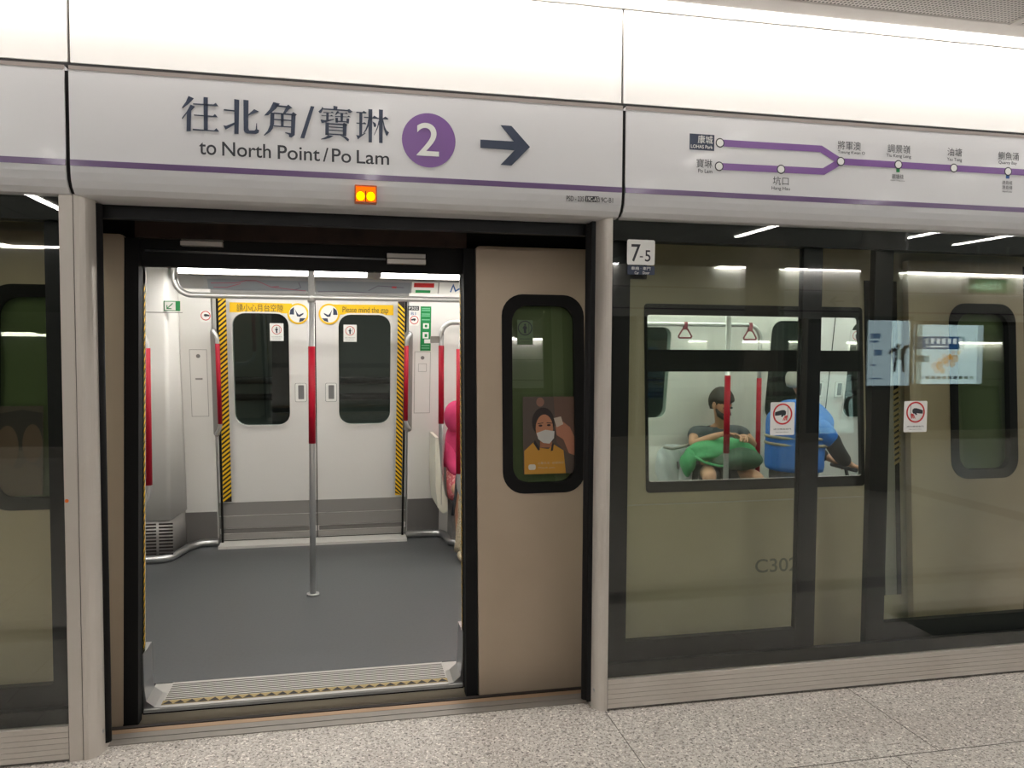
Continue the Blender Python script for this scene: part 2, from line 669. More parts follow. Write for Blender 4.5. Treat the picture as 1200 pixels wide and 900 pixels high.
def sign_box(x0, x1, name, label, cat):
    t = thing(name, label, cat, ((x0 + x1) / 2, -0.02, 2.268), 'sign fascia panels')
    b = MB().prism_x(LIP, x0, x1)
    b.done('panel', 'sign_panel', t)
    MB().box(x0, x1, -0.061, -0.05, 2.767, 2.7825).done('top_edge', 'trim_grey', t)
    MB().box(x0, x1, -0.0622, -0.055, 2.399, 2.4225).done('purple_stripe', 'stripe', t)
    return t


b = MB()
for x in SEAMS[:4]:
    b.prism_x([(p[0] + .010, p[1] + (.006 if p[1] < 2.4 else -.004)) for p in LIP[1:9]] + [(.12, 2.70)], x - .0085, x + .0085)
struct(b.done('trim_10', 'void'))
sg = sign_box(SEAMS[0] + .004, SEAMS[1] - .008, 'blank_sign_panel', 'blank white sign panel with a purple stripe at the left edge', 'sign panel')
sg = sign_box(SEAMS[1] + .008, SEAMS[2] - .008, 'direction_sign', 'white sign panel with large Chinese destination, purple 2 and dark arrow', 'sign')
fs = plane(FASC)
# large brush-serif characters, traced stroke by stroke
big = MB()
A = [  # strokes in a 6x close-up of the photo, origin (200, 90)
    [(125, 135), (163, 152), (130, 188), (84, 222), (80, 215), (108, 176)],
    [(140, 196), (172, 210), (145, 240), (142, 382), (112, 384), (114, 258), (82, 298), (78, 291), (114, 244)],
    [(232, 143), (262, 146), (262, 376), (233, 374)],
    [(158, 187), (302, 195), (318, 184), (336, 208), (158, 195)],
    [(163, 265), (298, 275), (312, 262), (332, 286), (163, 273)],
    [(155, 366), (306, 377), (322, 362), (342, 386), (155, 376)],
    [(447, 157), (483, 163), (478, 403), (448, 402)],
    [(374, 228), (449, 236), (449, 245), (374, 237)],
    [(370, 342), (392, 345), (450, 321), (450, 337), (386, 372)],
    [(512, 162), (548, 166), (546, 362), (553, 378), (590, 378), (598, 370), (603, 326), (607, 328), (609, 370), (623, 376), (617, 396), (600, 403), (536, 399), (520, 390), (514, 376)],
    [(546, 264), (588, 228), (622, 246), (600, 252), (546, 275)],
    [(722, 178), (768, 190), (740, 225), (685, 271), (657, 273), (696, 230)],
    [(736, 199), (815, 206), (828, 196), (856, 220), (833, 228), (802, 264), (786, 264), (812, 217), (736, 209)],
    [(703, 250), (729, 254), (727, 330), (718, 364), (700, 388), (658, 415), (655, 410), (682, 380), (698, 340)],
    [(727, 251), (850, 261), (862, 248), (887, 266), (878, 276), (850, 271), (727, 261)],
    [(849, 262), (879, 268), (873, 410), (848, 428), (832, 422), (831, 407), (806, 396), (806, 390), (845, 397)],
    [(775, 258), (795, 260), (795, 348), (775, 346)],
    [(727, 296), (850, 304), (850, 312), (727, 304)],
    [(724, 342), (850, 350), (850, 358), (724, 350)],
    [(985, 206), (1010, 210), (940, 434), (912, 430)],
]
for st in A:
    big.poly(px([(200 + u / 6, 90 + v / 6) for u, v in st], FASC), fs, 0.0003, 0.0018)
B = [  # 12x close-up, origin (365, 115)
    [(308, 108), (368, 120), (362, 160), (308, 156)],
    [(150, 122), (168, 140), (140, 205), (116, 212), (98, 190), (140, 150)],
    [(160, 144), (505, 166), (530, 154), (580, 192), (545, 210), (520, 204), (512, 186), (160, 162)],
    [(168, 196), (270, 204), (290, 190), (318, 212), (168, 208)],
    [(140, 240), (262, 250), (282, 236), (312, 258), (140, 252)],
    [(208, 200), (244, 204), (240, 322), (206, 320)],
    [(132, 300), (180, 312), (318, 294), (318, 304), (210, 338), (146, 352), (130, 318)],
    [(362, 182), (392, 190), (355, 232), (328, 240)],
    [(372, 205), (470, 214), (490, 202), (512, 224), (372, 216)],
    [(330, 252), (505, 262), (525, 248), (552, 270), (330, 264)],
    [(408, 214), (446, 218), (440, 330), (410, 326)],
    [(336, 276), (372, 280), (372, 346), (338, 344)],
    [(494, 286), (532, 290), (526, 358), (492, 352)],
    [(345, 318), (500, 328), (500, 342), (345, 334)],
    [(196, 340), (246, 346), (244, 522), (194, 518)],
    [(244, 352), (440, 364), (456, 348), (506, 376), (494, 392), (440, 384), (244, 370)],
    [(440, 360), (496, 366), (490, 535), (440, 530)],
    [(240, 398), (448, 410), (448, 424), (240, 412)],
    [(240, 442), (448, 454), (448, 468), (240, 456)],
    [(200, 494), (484, 512), (484, 530), (200, 512)],
    [(236, 520), (312, 530), (260, 562), (190, 578), (134, 582), (136, 574), (200, 548)],
    [(404, 524), (480, 540), (528, 578), (522, 608), (506, 606), (460, 562)],
    [(630, 192), (715, 198), (735, 180), (778, 206), (765, 218), (630, 208)],
    [(632, 344), (722, 352), (742, 338), (772, 360), (765, 370), (632, 358)],
    [(674, 204), (716, 208), (712, 525), (672, 530)],
    [(628, 520), (680, 528), (760, 486), (762, 496), (690, 550), (652, 582), (640, 545)],
    [(800, 156), (856, 160), (850, 624), (802, 622)],
    [(738, 262), (860, 272), (882, 248), (932, 276), (938, 296), (738, 276)],
    [(798, 290), (812, 300), (800, 400), (770, 460), (735, 500), (728, 492), (760, 440), (785, 370)],
    [(856, 330), (896, 350), (914, 380), (900, 410), (878, 404), (872, 370)],
    [(948, 160), (1005, 166), (1000, 634), (950, 630)],
    [(925, 278), (1005, 284), (1038, 260), (1082, 290), (1074, 304), (925, 292)],
    [(944, 320), (958, 340), (930, 430), (905, 480), (884, 524), (878, 518), (900, 465), (925, 400)],
    [(998, 300), (1008, 302), (1030, 400), (1056, 455), (1092, 484), (1064, 534), (1046, 520), (1016, 430)],
]
for st in B:
    big.poly(px([(365 + u / 12, 115 + v / 12) for u, v in st], FASC), fs, 0.0003, 0.0018)
big.done('chinese_lettering', 'navy', sg)
E6 = PL(233, 184, FASC)
b = MB()
x0, x1, z0, z1 = -0.580, 0.1755, 2.447, 2.521


def word(b, s, u0, u1, vt0, vb0, d=0.001, pl=FASC, bold=0.008):
    """lettering between photo columns u0..u1 whose left end spans rows vt0..vb0"""
    xa, za = PL(u0, vb0, pl)
    _, zt = PL(u0, vt0, pl)
    xb, _ = PL(u1, vb0, pl)
    b.text(s, plane(pl), xa, xb, za, zt, d, bold)


word(b, 'to', 233.5, 253.5, 166.5, 181)
word(b, 'North', 260.5, 317.5, 166, 182.7)
word(b, 'Point', 325.5, 375, 170, 186.5)
word(b, '/', 378.5, 385, 173, 189.5)
word(b, 'Po', 389, 411.5, 174, 190)
word(b, 'Lam', 418, 456, 175.8, 191.6)
b.done('english_lettering', 'ink', sg)
cx, cz = PL(502.5, 164.6, FASC)
bd = MB().poly(circ(cx, cz, 0.1135, 48), fs, 0.0003, 0.0016).done('line_number_badge', 'purple', sg)
MB().text('2', fs, cx - 0.052, cx + 0.043, cz - 0.066, cz + 0.072, 0.003, 0.006).done('number', 'paper', sg)
ar = [(844, 340), (1025, 350), (953, 262), (1012, 266), (1112, 380), (1013, 480), (953, 476), (1028, 398), (844, 384)]
MB().poly(px([(380 + u / 4.615, 90 + v / 4.615) for u, v in ar], FASC), fs, 0.0003, 0.0018).done('arrow', 'navy', sg)
b = MB()
lipf = plane(FASC, -0.002)
word(b, 'PSD - 235', 663.5, 684, 229.5, 235.5, 0.004)
b.done('code_lettering', 'ink', sg)
b = MB()
word(b, '19C-B1', 702, 718, 231.5, 237.3, 0.004)
b.done('code_lettering', 'ink', sg)
q = quad(686.3, 229.8, 701.4, 236.8, FASC)
MB().poly([(q[0], q[2]), (q[1], q[2]), (q[1], q[3]), (q[0], q[3])], fs, -0.004, 0.0042).done('code_plate', 'ink', sg)
b = MB()
word(b, '19C-A5', 687, 701, 230.8, 235.8, 0.0055)
b.done('plate_lettering', 'paper', sg)

# amber indicator lamp under the direction sign
t = thing('door_indicator_lamp', 'small glowing amber twin lamp under the direction sign stripe', 'lamp', (0.078, -0.07, 2.30))
q = (0.032, 0.124, 2.303, 2.376)
MB().poly(rr(q[0], q[1], q[2], q[3], 0.004), plane(FASC), -0.03, 0.012, [rr(q[0] + .006, q[1] - .006, q[2] + .006, q[3] - .006, .003)]).done('bezel', mat('amber_bezel', (190, 92, 30), 0.4), t)
am = lamp_mat('amber_glow', (255, 84, 8), 0.9)
am2 = lamp_mat('amber_core', (255, 150, 0), 2.2)
MB().poly(rr(q[0] + .006, q[1] - .006, q[2] + .006, q[3] - .006, .003), plane(FASC), -0.02, 0.006).done('lens', am, t)
for cxx in (0.0565, 0.0985):
    MB().blob((cxx, -0.0665, 2.331), (0.017, 0.006, 0.0185)).done('bulb', am2, t)
MB().box(0.0755, 0.0795, -0.0735, -0.055, 2.31, 2.352).done('divider', 'rubber', t)

# ---- route map sign
mp = sign_box(SEAMS[2] + .008, SEAMS[3] - .006, 'route_map_sign', 'white sign panel with the purple line route map, above the right glass screen', 'sign')


def band(b, pts, w, pl, d0, d1):
    """mitred ribbon through (x, z) points"""
    P = [Vector(p) for p in pts]
    L, Rr = [], []
    for i, p in enumerate(P):
        if i == 0:
            t = (P[1] - p).normalized(); k = 1
        elif i == len(P) - 1:
            t = (p - P[i - 1]).normalized(); k = 1
        else:
            t1, t2 = (p - P[i - 1]).normalized(), (P[i + 1] - p).normalized()
            t = (t1 + t2).normalized(); k = 1 / max(0.5, t.dot(t1))
        n = Vector((-t.y, t.x)) * w / 2 * k
        L.append(p + n); Rr.append(p - n)
    b.poly([tuple(v) for v in L + Rr[::-1]], plane(pl), d0, d1)
    return b


st = {k: PL(u, v, FASC) for k, (u, v) in dict(lohas=(843.5, 167.5), polam=(842.5, 195), hang=(915, 198.5), tko=(985, 189.3), tkl=(1052.5, 193), yt=(1117.5, 197), qb=(1181, 201)).items()}
zt = (st['lohas'][1]); zb_ = st['polam'][1]; zm = st['tko'][1]
b = MB()
k1, k2 = PL(962, 174.5, FASC), PL(962, 201, FASC)
k2 = (PL(965, 201, FASC)[0], PL(965, 201, FASC)[1])
band(b, [st['lohas'], k1, st['tko']], 0.031, FASC, 0.0003, 0.0012)
band(b, [st['polam'], k2, st['tko']], 0.031, FASC, 0.0003, 0.0013)
xe = SEAMS[3] - 0.01
band(b, [st['tko'], (xe, st['qb'][1] + (st['qb'][1] - st['tko'][1]) / (st['qb'][0] - st['tko'][0]) * (xe - st['qb'][0]))], 0.031, FASC, 0.0003, 0.0014)
b.done('purple_line', 'purple', mp)
for k, s in st.items():
    o = MB().poly(circ(s[0], s[1], 0.0215, 26), fs, 0.0014, 0.0022).done('station_ring', 'ink', mp)
    MB().poly(circ(s[0], s[1], 0.0165, 26), fs, 0.002, 0.003).done('station_dot', 'paper', o)
q = (PL(808, 166, FASC)[0], PL(837, 166, FASC)[0], PL(808, 175.2, FASC)[1], PL(808, 156.4, FASC)[1])
MB().poly([(q[0], q[2]), (q[1], q[2]), (q[1], q[3]), (q[0], q[3])], fs, 0.0003, 0.0013).done('terminus_plate', 'navy', mp)
b = MB()
word(b, '康城', 817.5, 835, 158.2, 167.8, 0.002)
word(b, 'LOHAS Park', 809.5, 835, 169.2, 173.2, 0.002)
b.done('terminus_lettering', 'paper', mp)
b = MB()
for s, u0, u1, v0, v1 in (('寶琳', 816, 834.5, 185.8, 196.2), ('Po Lam', 818, 834.5, 197.8, 202.3), ('坑口', 905.5, 924, 206.5, 216.5), ('Hang Hau', 904, 925.5, 218.3, 223.3),
                          ('將軍澳', 981.5, 1008.5, 164.8, 175), ('Tseung Kwan O', 981.5, 1013.5, 176, 180.5), ('調景嶺', 1040, 1066.5, 168.8, 178.6), ('Tiu Keng Leng', 1038.5, 1067.5, 180, 184.8),
                          ('油塘', 1110, 1127, 173, 182.5), ('Yau Tong', 1109.5, 1127, 184.5, 189.5), ('鰂魚涌', 1169.5, 1193.5, 177.5, 187), ('Quarry Bay', 1170, 1191.5, 188.3, 192.8),
                          ('觀塘綫', 1045, 1058.5, 203.8, 209.2), ('Kwun Tong Line', 1043.5, 1060, 210.6, 212.2), ('港島綫', 1174, 1186, 211.5, 216), ('港島綫', 1174, 1186, 217.2, 221.6), ('Island Line', 1174.5, 1185.5, 223.3, 225.2)):
    b = MB()
    word(b, s, u0, u1, v0, v1, 0.0012)
    b.done('station_lettering', 'ink', mp)
b = MB()
q = quad(1050.3, 197, 1054, 202, FASC)
b.poly([(q[0], q[2]), (q[1], q[2]), (q[1], q[3]), (q[0], q[3])], fs, .0003, .002)
b.done('interchange_mark', 'dgreen', mp)
b = MB()
q = quad(1178.8, 205, 1182.5, 209.5, FASC)
b.poly([(q[0], q[2]), (q[1], q[2]), (q[1], q[3]), (q[0], q[3])], fs, .0003, .002)
b.done('interchange_mark', 'blue', mp)

sign_box(SEAMS[3] + .006, SEAMS[4] - .006, 'blank_sign_panel', 'blank white sign panel beyond the right end of the route map', 'sign panel')

# ---- black transom behind the lip, over the screens and doorway
struct(MB().box(-9, 15, 0.145, 0.19, 2.232, 2.30).box(-9, 15, 0.06, 0.19, 2.30, 2.9).done('trim_5', 'black'))
struct(MB().box(-9, 15, 0.05, 0.4, 2.9, 3.46).done('wall_over_track', 'void'))


# ---- the platform screens: rounded door posts, fixed panes, plinths and the slid-open door leaves behind them
def post_profile(x_out, x_in, flat):
    """plan outline; x_out = edge at the pane, x_in = edge at the doorway"""
    s = 1 if x_in > x_out else -1
    w = abs(x_in - x_out)
    pts = [(0, 0.15), (0, 0.0), (w - flat, 0.0)]
    for k in range(1, 9):
        a = math.radians(90 * k / 8)
        pts.append((w - flat + flat * math.sin(a), flat * 1.6 * (1 - math.cos(a))))
    pts.append((w, 0.15))
    return [(x_out + s * p[0], p[1]) for p in pts]


def fixed_screen(name, label, x0, x1, post_at, cut=None):
    t = thing(name, label, 'platform screen', ((x0 + x1) / 2, 0.05, 0.0), 'fixed glass platform screens')
    MB().box(x0, x1, 0.012, 0.024, 0.15, 2.30).done('glass_pane', 'psd_glass', t)
    b = MB()
    for k in range(6):
        b.box(x0, x1, 0.0, 0.03, 0.012 + 0.0228 * k, 0.012 + 0.0228 * k + 0.0212)
    b.done('plinth', 'alu', t)
    MB().box(x0, x1, 0.004, 0.05, 0.006, 0.147).done('plinth_grooves', 'alu_dark', t)
    MB().box(x0, x1, 0.03, 0.062, 0.0, 0.21).done('inner_rail', 'black', t)
    MB().box(x0, x1, 0.026, 0.062, 2.2, 2.30).done('top_rail', 'black', t)
    return t


def screen_door(t, xl, xt, sgn):
    """leaf: leading edge xl, trailing edge xt (sgn +1 when it slid to the right)"""
    a, c = min(xl, xt), max(xl, xt)
    lead = (xl, xl + sgn * 0.19)
    trail = (xt - sgn * 0.104, xt)
    o = MB().box(min(lead), max(lead), 0.07, 0.11, 0.02, 2.29).box(min(trail), max(trail), 0.07, 0.11, 0.02, 2.29) \
        .box(a, c, 0.071, 0.109, 0.02, 0.298).box(a, c, 0.071, 0.109, 2.2, 2.29).done('sliding_door', 'black', t)
    MB().box(min(lead[1], trail[0]), max(lead[1], trail[0]), 0.086, 0.094, 0.298, 2.2).done('door_pane', 'psd_glass', o)
    e = MB().tube([(xl - sgn * 0.004, 0.09, 0.03), (xl - sgn * 0.004, 0.09, 2.28)], 0.019, 10).box(min(xl - sgn * .001, xl + sgn * .03), max(xl - sgn * .001, xl + sgn * .03), 0.11, 0.135, 0.02, 2.28)
    e.done('rubber_edge', 'rubber', o)
    return o


sl = fixed_screen('platform_screen', 'fixed glass platform screen at the left edge, beside the open doorway', -3.46, -1.119, 0)
MB().box(-1.117, -1.0655, 0.0, 0.06, 0.0, 2.30, 0.002).done('flat_post', 'alu', sl)
MB().prism_z(post_profile(-1.0625, -1.0, 0.055), 0.0, 2.30).done('rounded_post', 'alu', sl)
MB().box(-1.07, -1.058, 0.004, 0.06, 0.0, 2.3).done('post_groove', 'rubber', sl)
MB().poly(circ(-1.008, 0.092, 0.008, 12), lambda x, z, d: Vector((x, 0.06 - d, z)), 0, 0.01).done('post_screw', 'steel', sl)
screen_door(sl, -1.004, -2.2, -1)
sr = fixed_screen('platform_screen', 'long fixed glass platform screen right of the open doorway, door number on its corner', 1.19, 3.70, 0)
MB().prism_z(post_profile(1.1875, 1.128, 0.055), 0.0, 2.30).done('rounded_post', 'alu', sr)
MB().box(1.1875, 1.1905, 0.003, 0.06, 0.0, 2.3).done('post_groove', 'rubber', sr)
MB().poly(circ(1.139, 0.088, 0.008, 12), lambda x, z, d: Vector((x, 0.05 - d, z)), 0, 0.012).done('post_screw', 'steel', sr)
MB().prism_z(post_profile(3.7025, 3.762, 0.055), 0.0, 2.30).done('rounded_post', 'alu', sr)
screen_door(sr, 1.11, 2.305, 1)
screen_door(sr, 3.79, 2.60, -1)

c = PL(78.3, 587, GLS)
tag(MB().poly(circ(c[0], c[1], .0075, 14), plane(GLS), .0002, .0012).done('orange_dot', mat('orange_ink', (226, 110, 30), .5)), 'tiny orange dot sticker on the left flat door post', 'sticker')

# ---- stickers on the panes
pg = plane(GLS, 0.0)
PANE = (0.012, 0.0)
pf = plane(PANE)
t = thing('door_number_sticker', 'pale 7-5 door number sticker at the top corner of the right glass screen', 'sticker', (1.32, 0.01, 2.04))
q = quad(735, 280.5, 767, 311, PANE)
MB().poly(rr(q[0], q[1], q[2], q[3], 0.008, 4), pf, 0.0003, 0.0018).done('number_plate', 'paper', t)
q2 = quad(735.2, 311, 767, 322.5, PANE)
MB().poly(rr(q2[0], q2[1], q2[2], q2[3], 0.006, 4), pf, 0.0002, 0.0015).done('caption_plate', 'navy', t)
b = MB()
word(b, '7', 739.5, 750.3, 286, 306.5, 0.0025, PANE)
word(b, '-', 749.5, 753.3, 300.2, 301.6, 0.0025, PANE)
word(b, '5', 755.5, 762, 293.2, 306.5, 0.0025, PANE)
b.done('number_lettering', 'ink', t)
b = MB()
word(b, '車廂 · 車門', 739.5, 762, 312.3, 316.2, 0.0022, PANE)
word(b, 'Car', 743.5, 748.5, 318, 321.3, 0.0022, PANE)
word(b, 'Door', 753, 761, 318, 321.3, 0.0022, PANE)
b.done('caption_lettering', 'paper', t)


def ring(b, cx, cz, r, w, f, d0, d1):
    b.poly(circ(cx, cz, r, 32), f, d0, d1, [circ(cx, cz, r - w, 32)])
    return b


HAND = [(-.95, .22), (-.55, .34), (-.1, .46), (.2, .46), (.42, .3), (.42, .02), (.3, -.16), (.12, -.16), (-.05, -.34), (-.2, -.28), (-.12, -.1), (-.5, -.16), (-.95, -.18)]


def no_hands(u0, v0, u1, v1, flip, label):
    q = quad(u0, v0, u1, v1, PANE)
    w, h = q[1] - q[0], q[3] - q[2]
    cx, cz, r = (q[0] + q[1]) / 2, q[3] - 0.36 * h, 0.40 * w
    t = thing('warning_sticker', label, 'sticker', (cx, 0.01, q[2]), 'no hands stickers on the glass')
    MB().poly(rr(q[0], q[1], q[2], q[3], 0.006, 4), pf, 0.0003, 0.0013).done('backing', 'paper', t)
    ring(MB(), cx, cz, r, r * 0.15, pf, 0.0013, 0.002).done('red_ring', 'sred', t)
    MB().poly([(cx + flip * p[0] * r * 0.82, cz + p[1] * r * 0.82) for p in HAND], pf, 0.0013, 0.0022).done('hand', 'ink', t)
    b = MB()
    for k in (-1, 0, 1):
        b.poly([(cx + flip * (.30 + .1 * k) * r, cz + (-.15 + .05 * k) * r), (cx + flip * (.40 + .1 * k) * r, cz - .15 * r), (cx + flip * (.25 + .16 * k) * r, cz - .6 * r), (cx + flip * (.17 + .16 * k) * r, cz - .6 * r)], pf, .0013, .0024 + .0001 * k)
    b.done('pinch_marks', 'sred', t)
    MB().poly([(cx + flip * .50 * r, cz + .72 * r), (cx + flip * .56 * r, cz + .70 * r), (cx + flip * .56 * r, cz - .66 * r), (cx + flip * .50 * r, cz - .68 * r)], pf, .0013, .002).done('door_edge', 'trim_grey', t)
    b = MB()
    b.text('請勿觸摸車門', pf, cx - .36 * w, cx + .36 * w, q[2] + .155 * h, q[2] + .205 * h, .0018)
    b.text('Keep hands off doors', pf, cx - .27 * w, cx + .27 * w, q[2] + .07 * h, q[2] + .105 * h, .0018)
    b.done('caption', 'ink', t)
    return t


no_hands(903, 471.5, 930.5, 509.5, 1, 'white no-touching sticker on the glass beside the first dark door stile')
no_hands(1059.5, 470, 1085.5, 506, -1, 'white no-touching sticker on the glass further right, before the next door')


# ================================================================== THE CARRIAGE
car = thing('train_carriage', 'train carriage standing at the platform with one doorway slid open', 'train', (1.5, 2.0, -0.9))
nf = plane(NEAR)
ff = plane(FAR)
BODY = (0.445, 0.065)          # outer skin of the body, behind the outside-hung door leaves
bf = plane(BODY)
SX0, SX1 = -2.9, 5.6
WIN_Z0, WIN_Z1 = 0.975, 1.895
DO_L, DO_R = -0.945, 0.572
# near side body shell: doorways and windows cut out
NEXT = 4.93
b = MB()
outer = [(SX0, -0.5), (SX1, -0.5), (SX1, 2.75), (SX0, 2.75)]
holes = [[(DO_L, -0.03), (DO_R, -0.03), (DO_R, 2.085), (DO_L, 2.085)],
         [(DO_L + NEXT, -0.03), (SX1 - .02, -0.03), (SX1 - .02, 2.085), (DO_L + NEXT, 2.085)],
         rr(1.575, 2.875, WIN_Z0, WIN_Z1, 0.03, 3), rr(-2.75, -1.9, WIN_Z0, WIN_Z1, 0.03, 3)]
b.poly(outer, bf, -0.03, 0.0, holes)
b.done('body_shell', 'car_body', car)
# underframe lip under the body and dark skirt
MB().box(SX0, SX1, 0.47, 0.6, -0.85, -0.06).done('underframe', 'void', car)
b = MB().box(1.4, 3.08, 0.495, 0.51, 0.862, 0.868)
b.done('body_crease', 'alu', car)
# recess edge strip between the saloon window and the next door leaf
b = MB()
b.poly([(2.905, 0.30), (3.01, 0.30), (3.01, 2.1), (2.905, 2.1)], bf, 0.002, 0.008)
b.done('door_pocket_strip', 'black', car)
MB().poly([(3.01, 0.30), (3.085, 0.30), (3.085, 1.62), (3.01, 1.62)], bf, 0.002, 0.007).done('door_pocket_plate', 'kick', car)
MB().poly([(3.085, 0.30), (3.115, 0.30), (3.115, 2.1), (3.085, 2.1)], bf, 0.002, 0.009).done('door_pocket_edge', 'rubber', car)
b = MB()
q = quad(1047, 455, 1056, 545, BODY, 0.012)
n = 14
for k in range(n):
    z0 = q[2] + (q[3] - q[2]) * k / n
    dz = (q[3] - q[2]) / n
    b.poly([(q[0], z0), (q[1], z0 + dz * .7), (q[1], z0 + dz * 1.25), (q[0], z0 + dz * .55)], bf, 0.008, 0.011)
b.done('pocket_warning_stripe', 'zig', car)

lv = MB()
word(lv, 'C302', 885, 935, 655.5, 671.5, 0.0012, BODY)
lv.done('car_number', mat('number_grey', (112, 110, 102), 0.6), car)

# saloon window: frame, transom bar, panes
w = MB().poly(rr(1.566, 2.89, 0.928, 1.945, 0.02, 3), bf, -0.02, 0.006, [rr(1.582, 2.868, 0.985, 1.885, 0.015, 3)]).done('saloon_window', 'black', car)
MB().poly([(1.58, 1.578), (2.87, 1.578), (2.87, 1.697), (1.58, 1.697)], bf, -0.012, 0.010).done('transom_bar', 'black', w)
MB().poly([(1.58, 0.99), (2.87, 0.99), (2.87, 1.578), (1.58, 1.578)], bf, -0.006, -0.002).done('lower_pane', 'car_glass', w)
MB().poly([(1.58, 1.697), (2.87, 1.697), (2.87, 1.89), (1.58, 1.89)], bf, -0.006, -0.002).done('vent_pane', 'car_glass', w)
w = MB().poly(rr(-2.78, -1.87, 0.94, 1.925, 0.04, 4), bf, -0.02, 0.006, [rr(-2.73, -1.92, 1.0, 1.88, 0.03, 4)]).done('saloon_window', 'black', car)
MB().poly([(-2.74, 0.99), (-1.91, 0.99), (-1.91, 1.89), (-2.74, 1.89)], bf, -0.006, -0.002).done('lower_pane', 'car_glass', w)


def door_leaf(x0, x1, wx0, wx1, lead):
    """outside-hung sliding leaf; lead = +1 when the leading (rubber) edge is at x1"""
    o = MB().poly(rr(x0, x1, -0.045, 2.215, 0.02, 3), nf, -0.045, 0.0, [rr(wx0 + .02, wx1 - .02, 0.985, 1.95, 0.09, 6)]).done('door_leaf', 'leaf_body', car)
    MB().poly(rr(wx0, wx1, 0.962, 1.975, 0.11, 7), nf, -0.03, 0.006, [rr(wx0 + .052, wx1 - .052, 1.015, 1.918, 0.085, 6)]).done('window_gasket', 'rubber', o)
    MB().poly(rr(wx0 + .04, wx1 - .04, 1.0, 1.93, 0.09, 6), nf, -0.022, -0.016).done('window_pane', 'leaf_glass', o)
    MB().poly(rr(wx0 + .01, wx1 - .01, 0.98, 1.955, 0.08, 6), nf, -0.062, -0.046).done('window_backing', mat('olive_inner_door', (124, 132, 112), 0.5), o)
    e = x1 if lead > 0 else x0
    MB().poly([(e - .004, -.04), (e + lead * .062, -.04), (e + lead * .062, 2.2), (e - .004, 2.2)], nf, -0.07, -0.004).done('rubber_edge', 'rubber', o)
    MB().poly([(x0, -0.075), (x1, -0.075), (x1, -0.045), (x0, -0.045)], nf, -0.04, -0.004).done('bottom_guide', 'void', o)
    return o


leafR = door_leaf(0.637, 1.365, 0.767, 1.20, -1)
leafL = door_leaf(-1.745, -1.007, -1.58, -1.14, 1)
leafN = door_leaf(3.13, 3.905, 3.393, 3.845, 1)

# small stickers on the door windows, and advert reflections painted flat there
wp = (NEAR[0] + 0.0145, NEAR[1])
wf = plane(wp)


def no_lean(pl, u0, v0, u1, v1, label, dark=False, parent=None):
    q = quad(u0, v0, u1, v1, pl)
    f = plane(pl)
    w, h = q[1] - q[0], q[3] - q[2]
    cx, cz, r = (q[0] + q[1]) / 2, q[3] - 0.36 * h, 0.36 * w
    t = thing('window_sticker', label, 'sticker', (cx, f(cx, q[2]).y, q[2]), 'no leaning stickers on door windows')
    if dark:
        cx, cz, r = (q[0] + q[1]) / 2, q[3] - w / 2, w * .46
        bk = mat('sticker_clear', (96, 116, 84), 0.6)
    else:
        bk = 'paper'
    MB().poly([(q[0], q[2]), (q[1], q[2]), (q[1], q[3]), (q[0], q[3])], f, 0.0003, 0.0012).done('backing', bk, t)
    ring(MB(), cx, cz, r, r * .13, f, .0012, .0018).done('ring', 'ink' if dark else 'sred', t)
    b = MB()
    b.poly(circ(cx, cz + .45 * r, .14 * r, 10), f, .0012, .0019)
    b.poly([(cx - .16 * r, cz + .28 * r), (cx + .16 * r, cz + .28 * r), (cx + .3 * r, cz - .1 * r), (cx + .14 * r, cz - .1 * r), (cx + .16 * r, cz - .7 * r), (cx - .14 * r, cz - .7 * r), (cx - .2 * r, cz - .1 * r), (cx - .36 * r, cz)], f, .0012, .0019)
    b.poly([(cx + .5 * r, cz + .66 * r), (cx + .56 * r, cz + .62 * r), (cx + .56 * r, cz - .62 * r), (cx + .5 * r, cz - .66 * r)], f, .0012, .0019)
    b.done('figure', 'ink', t)
    b = MB()
    b.text('請勿倚靠車門', f, cx - .38 * w, cx + .38 * w, q[2] + .2 * h, q[2] + .26 * h, .0016)
    b.text('Do not lean on doors', f, cx - .3 * w, cx + .3 * w, q[2] + .09 * h, q[2] + .14 * h, .0016)
    b.done('caption', 'trim_grey' if not dark else 'ink', t)
    return t


no_lean(wp, 606, 375, 624.5, 404, 'dark no-leaning sticker in the window of the open door leaf', True)
# mirrored advert of a person taking a selfie, painted flat on the open leaf window
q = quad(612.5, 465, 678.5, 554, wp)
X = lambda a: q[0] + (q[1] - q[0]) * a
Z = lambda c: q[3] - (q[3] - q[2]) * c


def flat(b, pts, d, d0=None):
    b.poly([(X(a), Z(c)) for a, c in pts], wf, d0 if d0 is not None else d - 0.0006, d)
    return b


def ell(a, c, ra, rc, n=22):
    return [(a + ra * math.cos(2 * math.pi * k / n), c + rc * math.sin(2 * math.pi * k / n)) for k in range(n)]


pm = lambda n, c: mat('reflection_' + n, c, 0.6)
t = thing('painted_reflection', 'painted advert reflection of a masked person in yellow polo, on the open door leaf window', 'painted reflection', (X(.5), wf(X(.5), q[2]).y, q[2]))
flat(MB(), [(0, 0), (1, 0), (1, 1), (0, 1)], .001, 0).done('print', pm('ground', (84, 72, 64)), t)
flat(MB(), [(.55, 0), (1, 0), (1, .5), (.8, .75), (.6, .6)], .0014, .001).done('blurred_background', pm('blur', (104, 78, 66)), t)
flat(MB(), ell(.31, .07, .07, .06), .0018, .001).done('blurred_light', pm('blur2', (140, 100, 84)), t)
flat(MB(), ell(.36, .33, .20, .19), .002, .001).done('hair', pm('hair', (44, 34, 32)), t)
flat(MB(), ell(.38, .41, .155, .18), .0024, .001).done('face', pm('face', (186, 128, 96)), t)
flat(MB(), [(.30, .5), (.50, .5), (.52, .66), (.3, .66)], .0022, .001).done('neck', pm('neck', (164, 108, 80)), t)
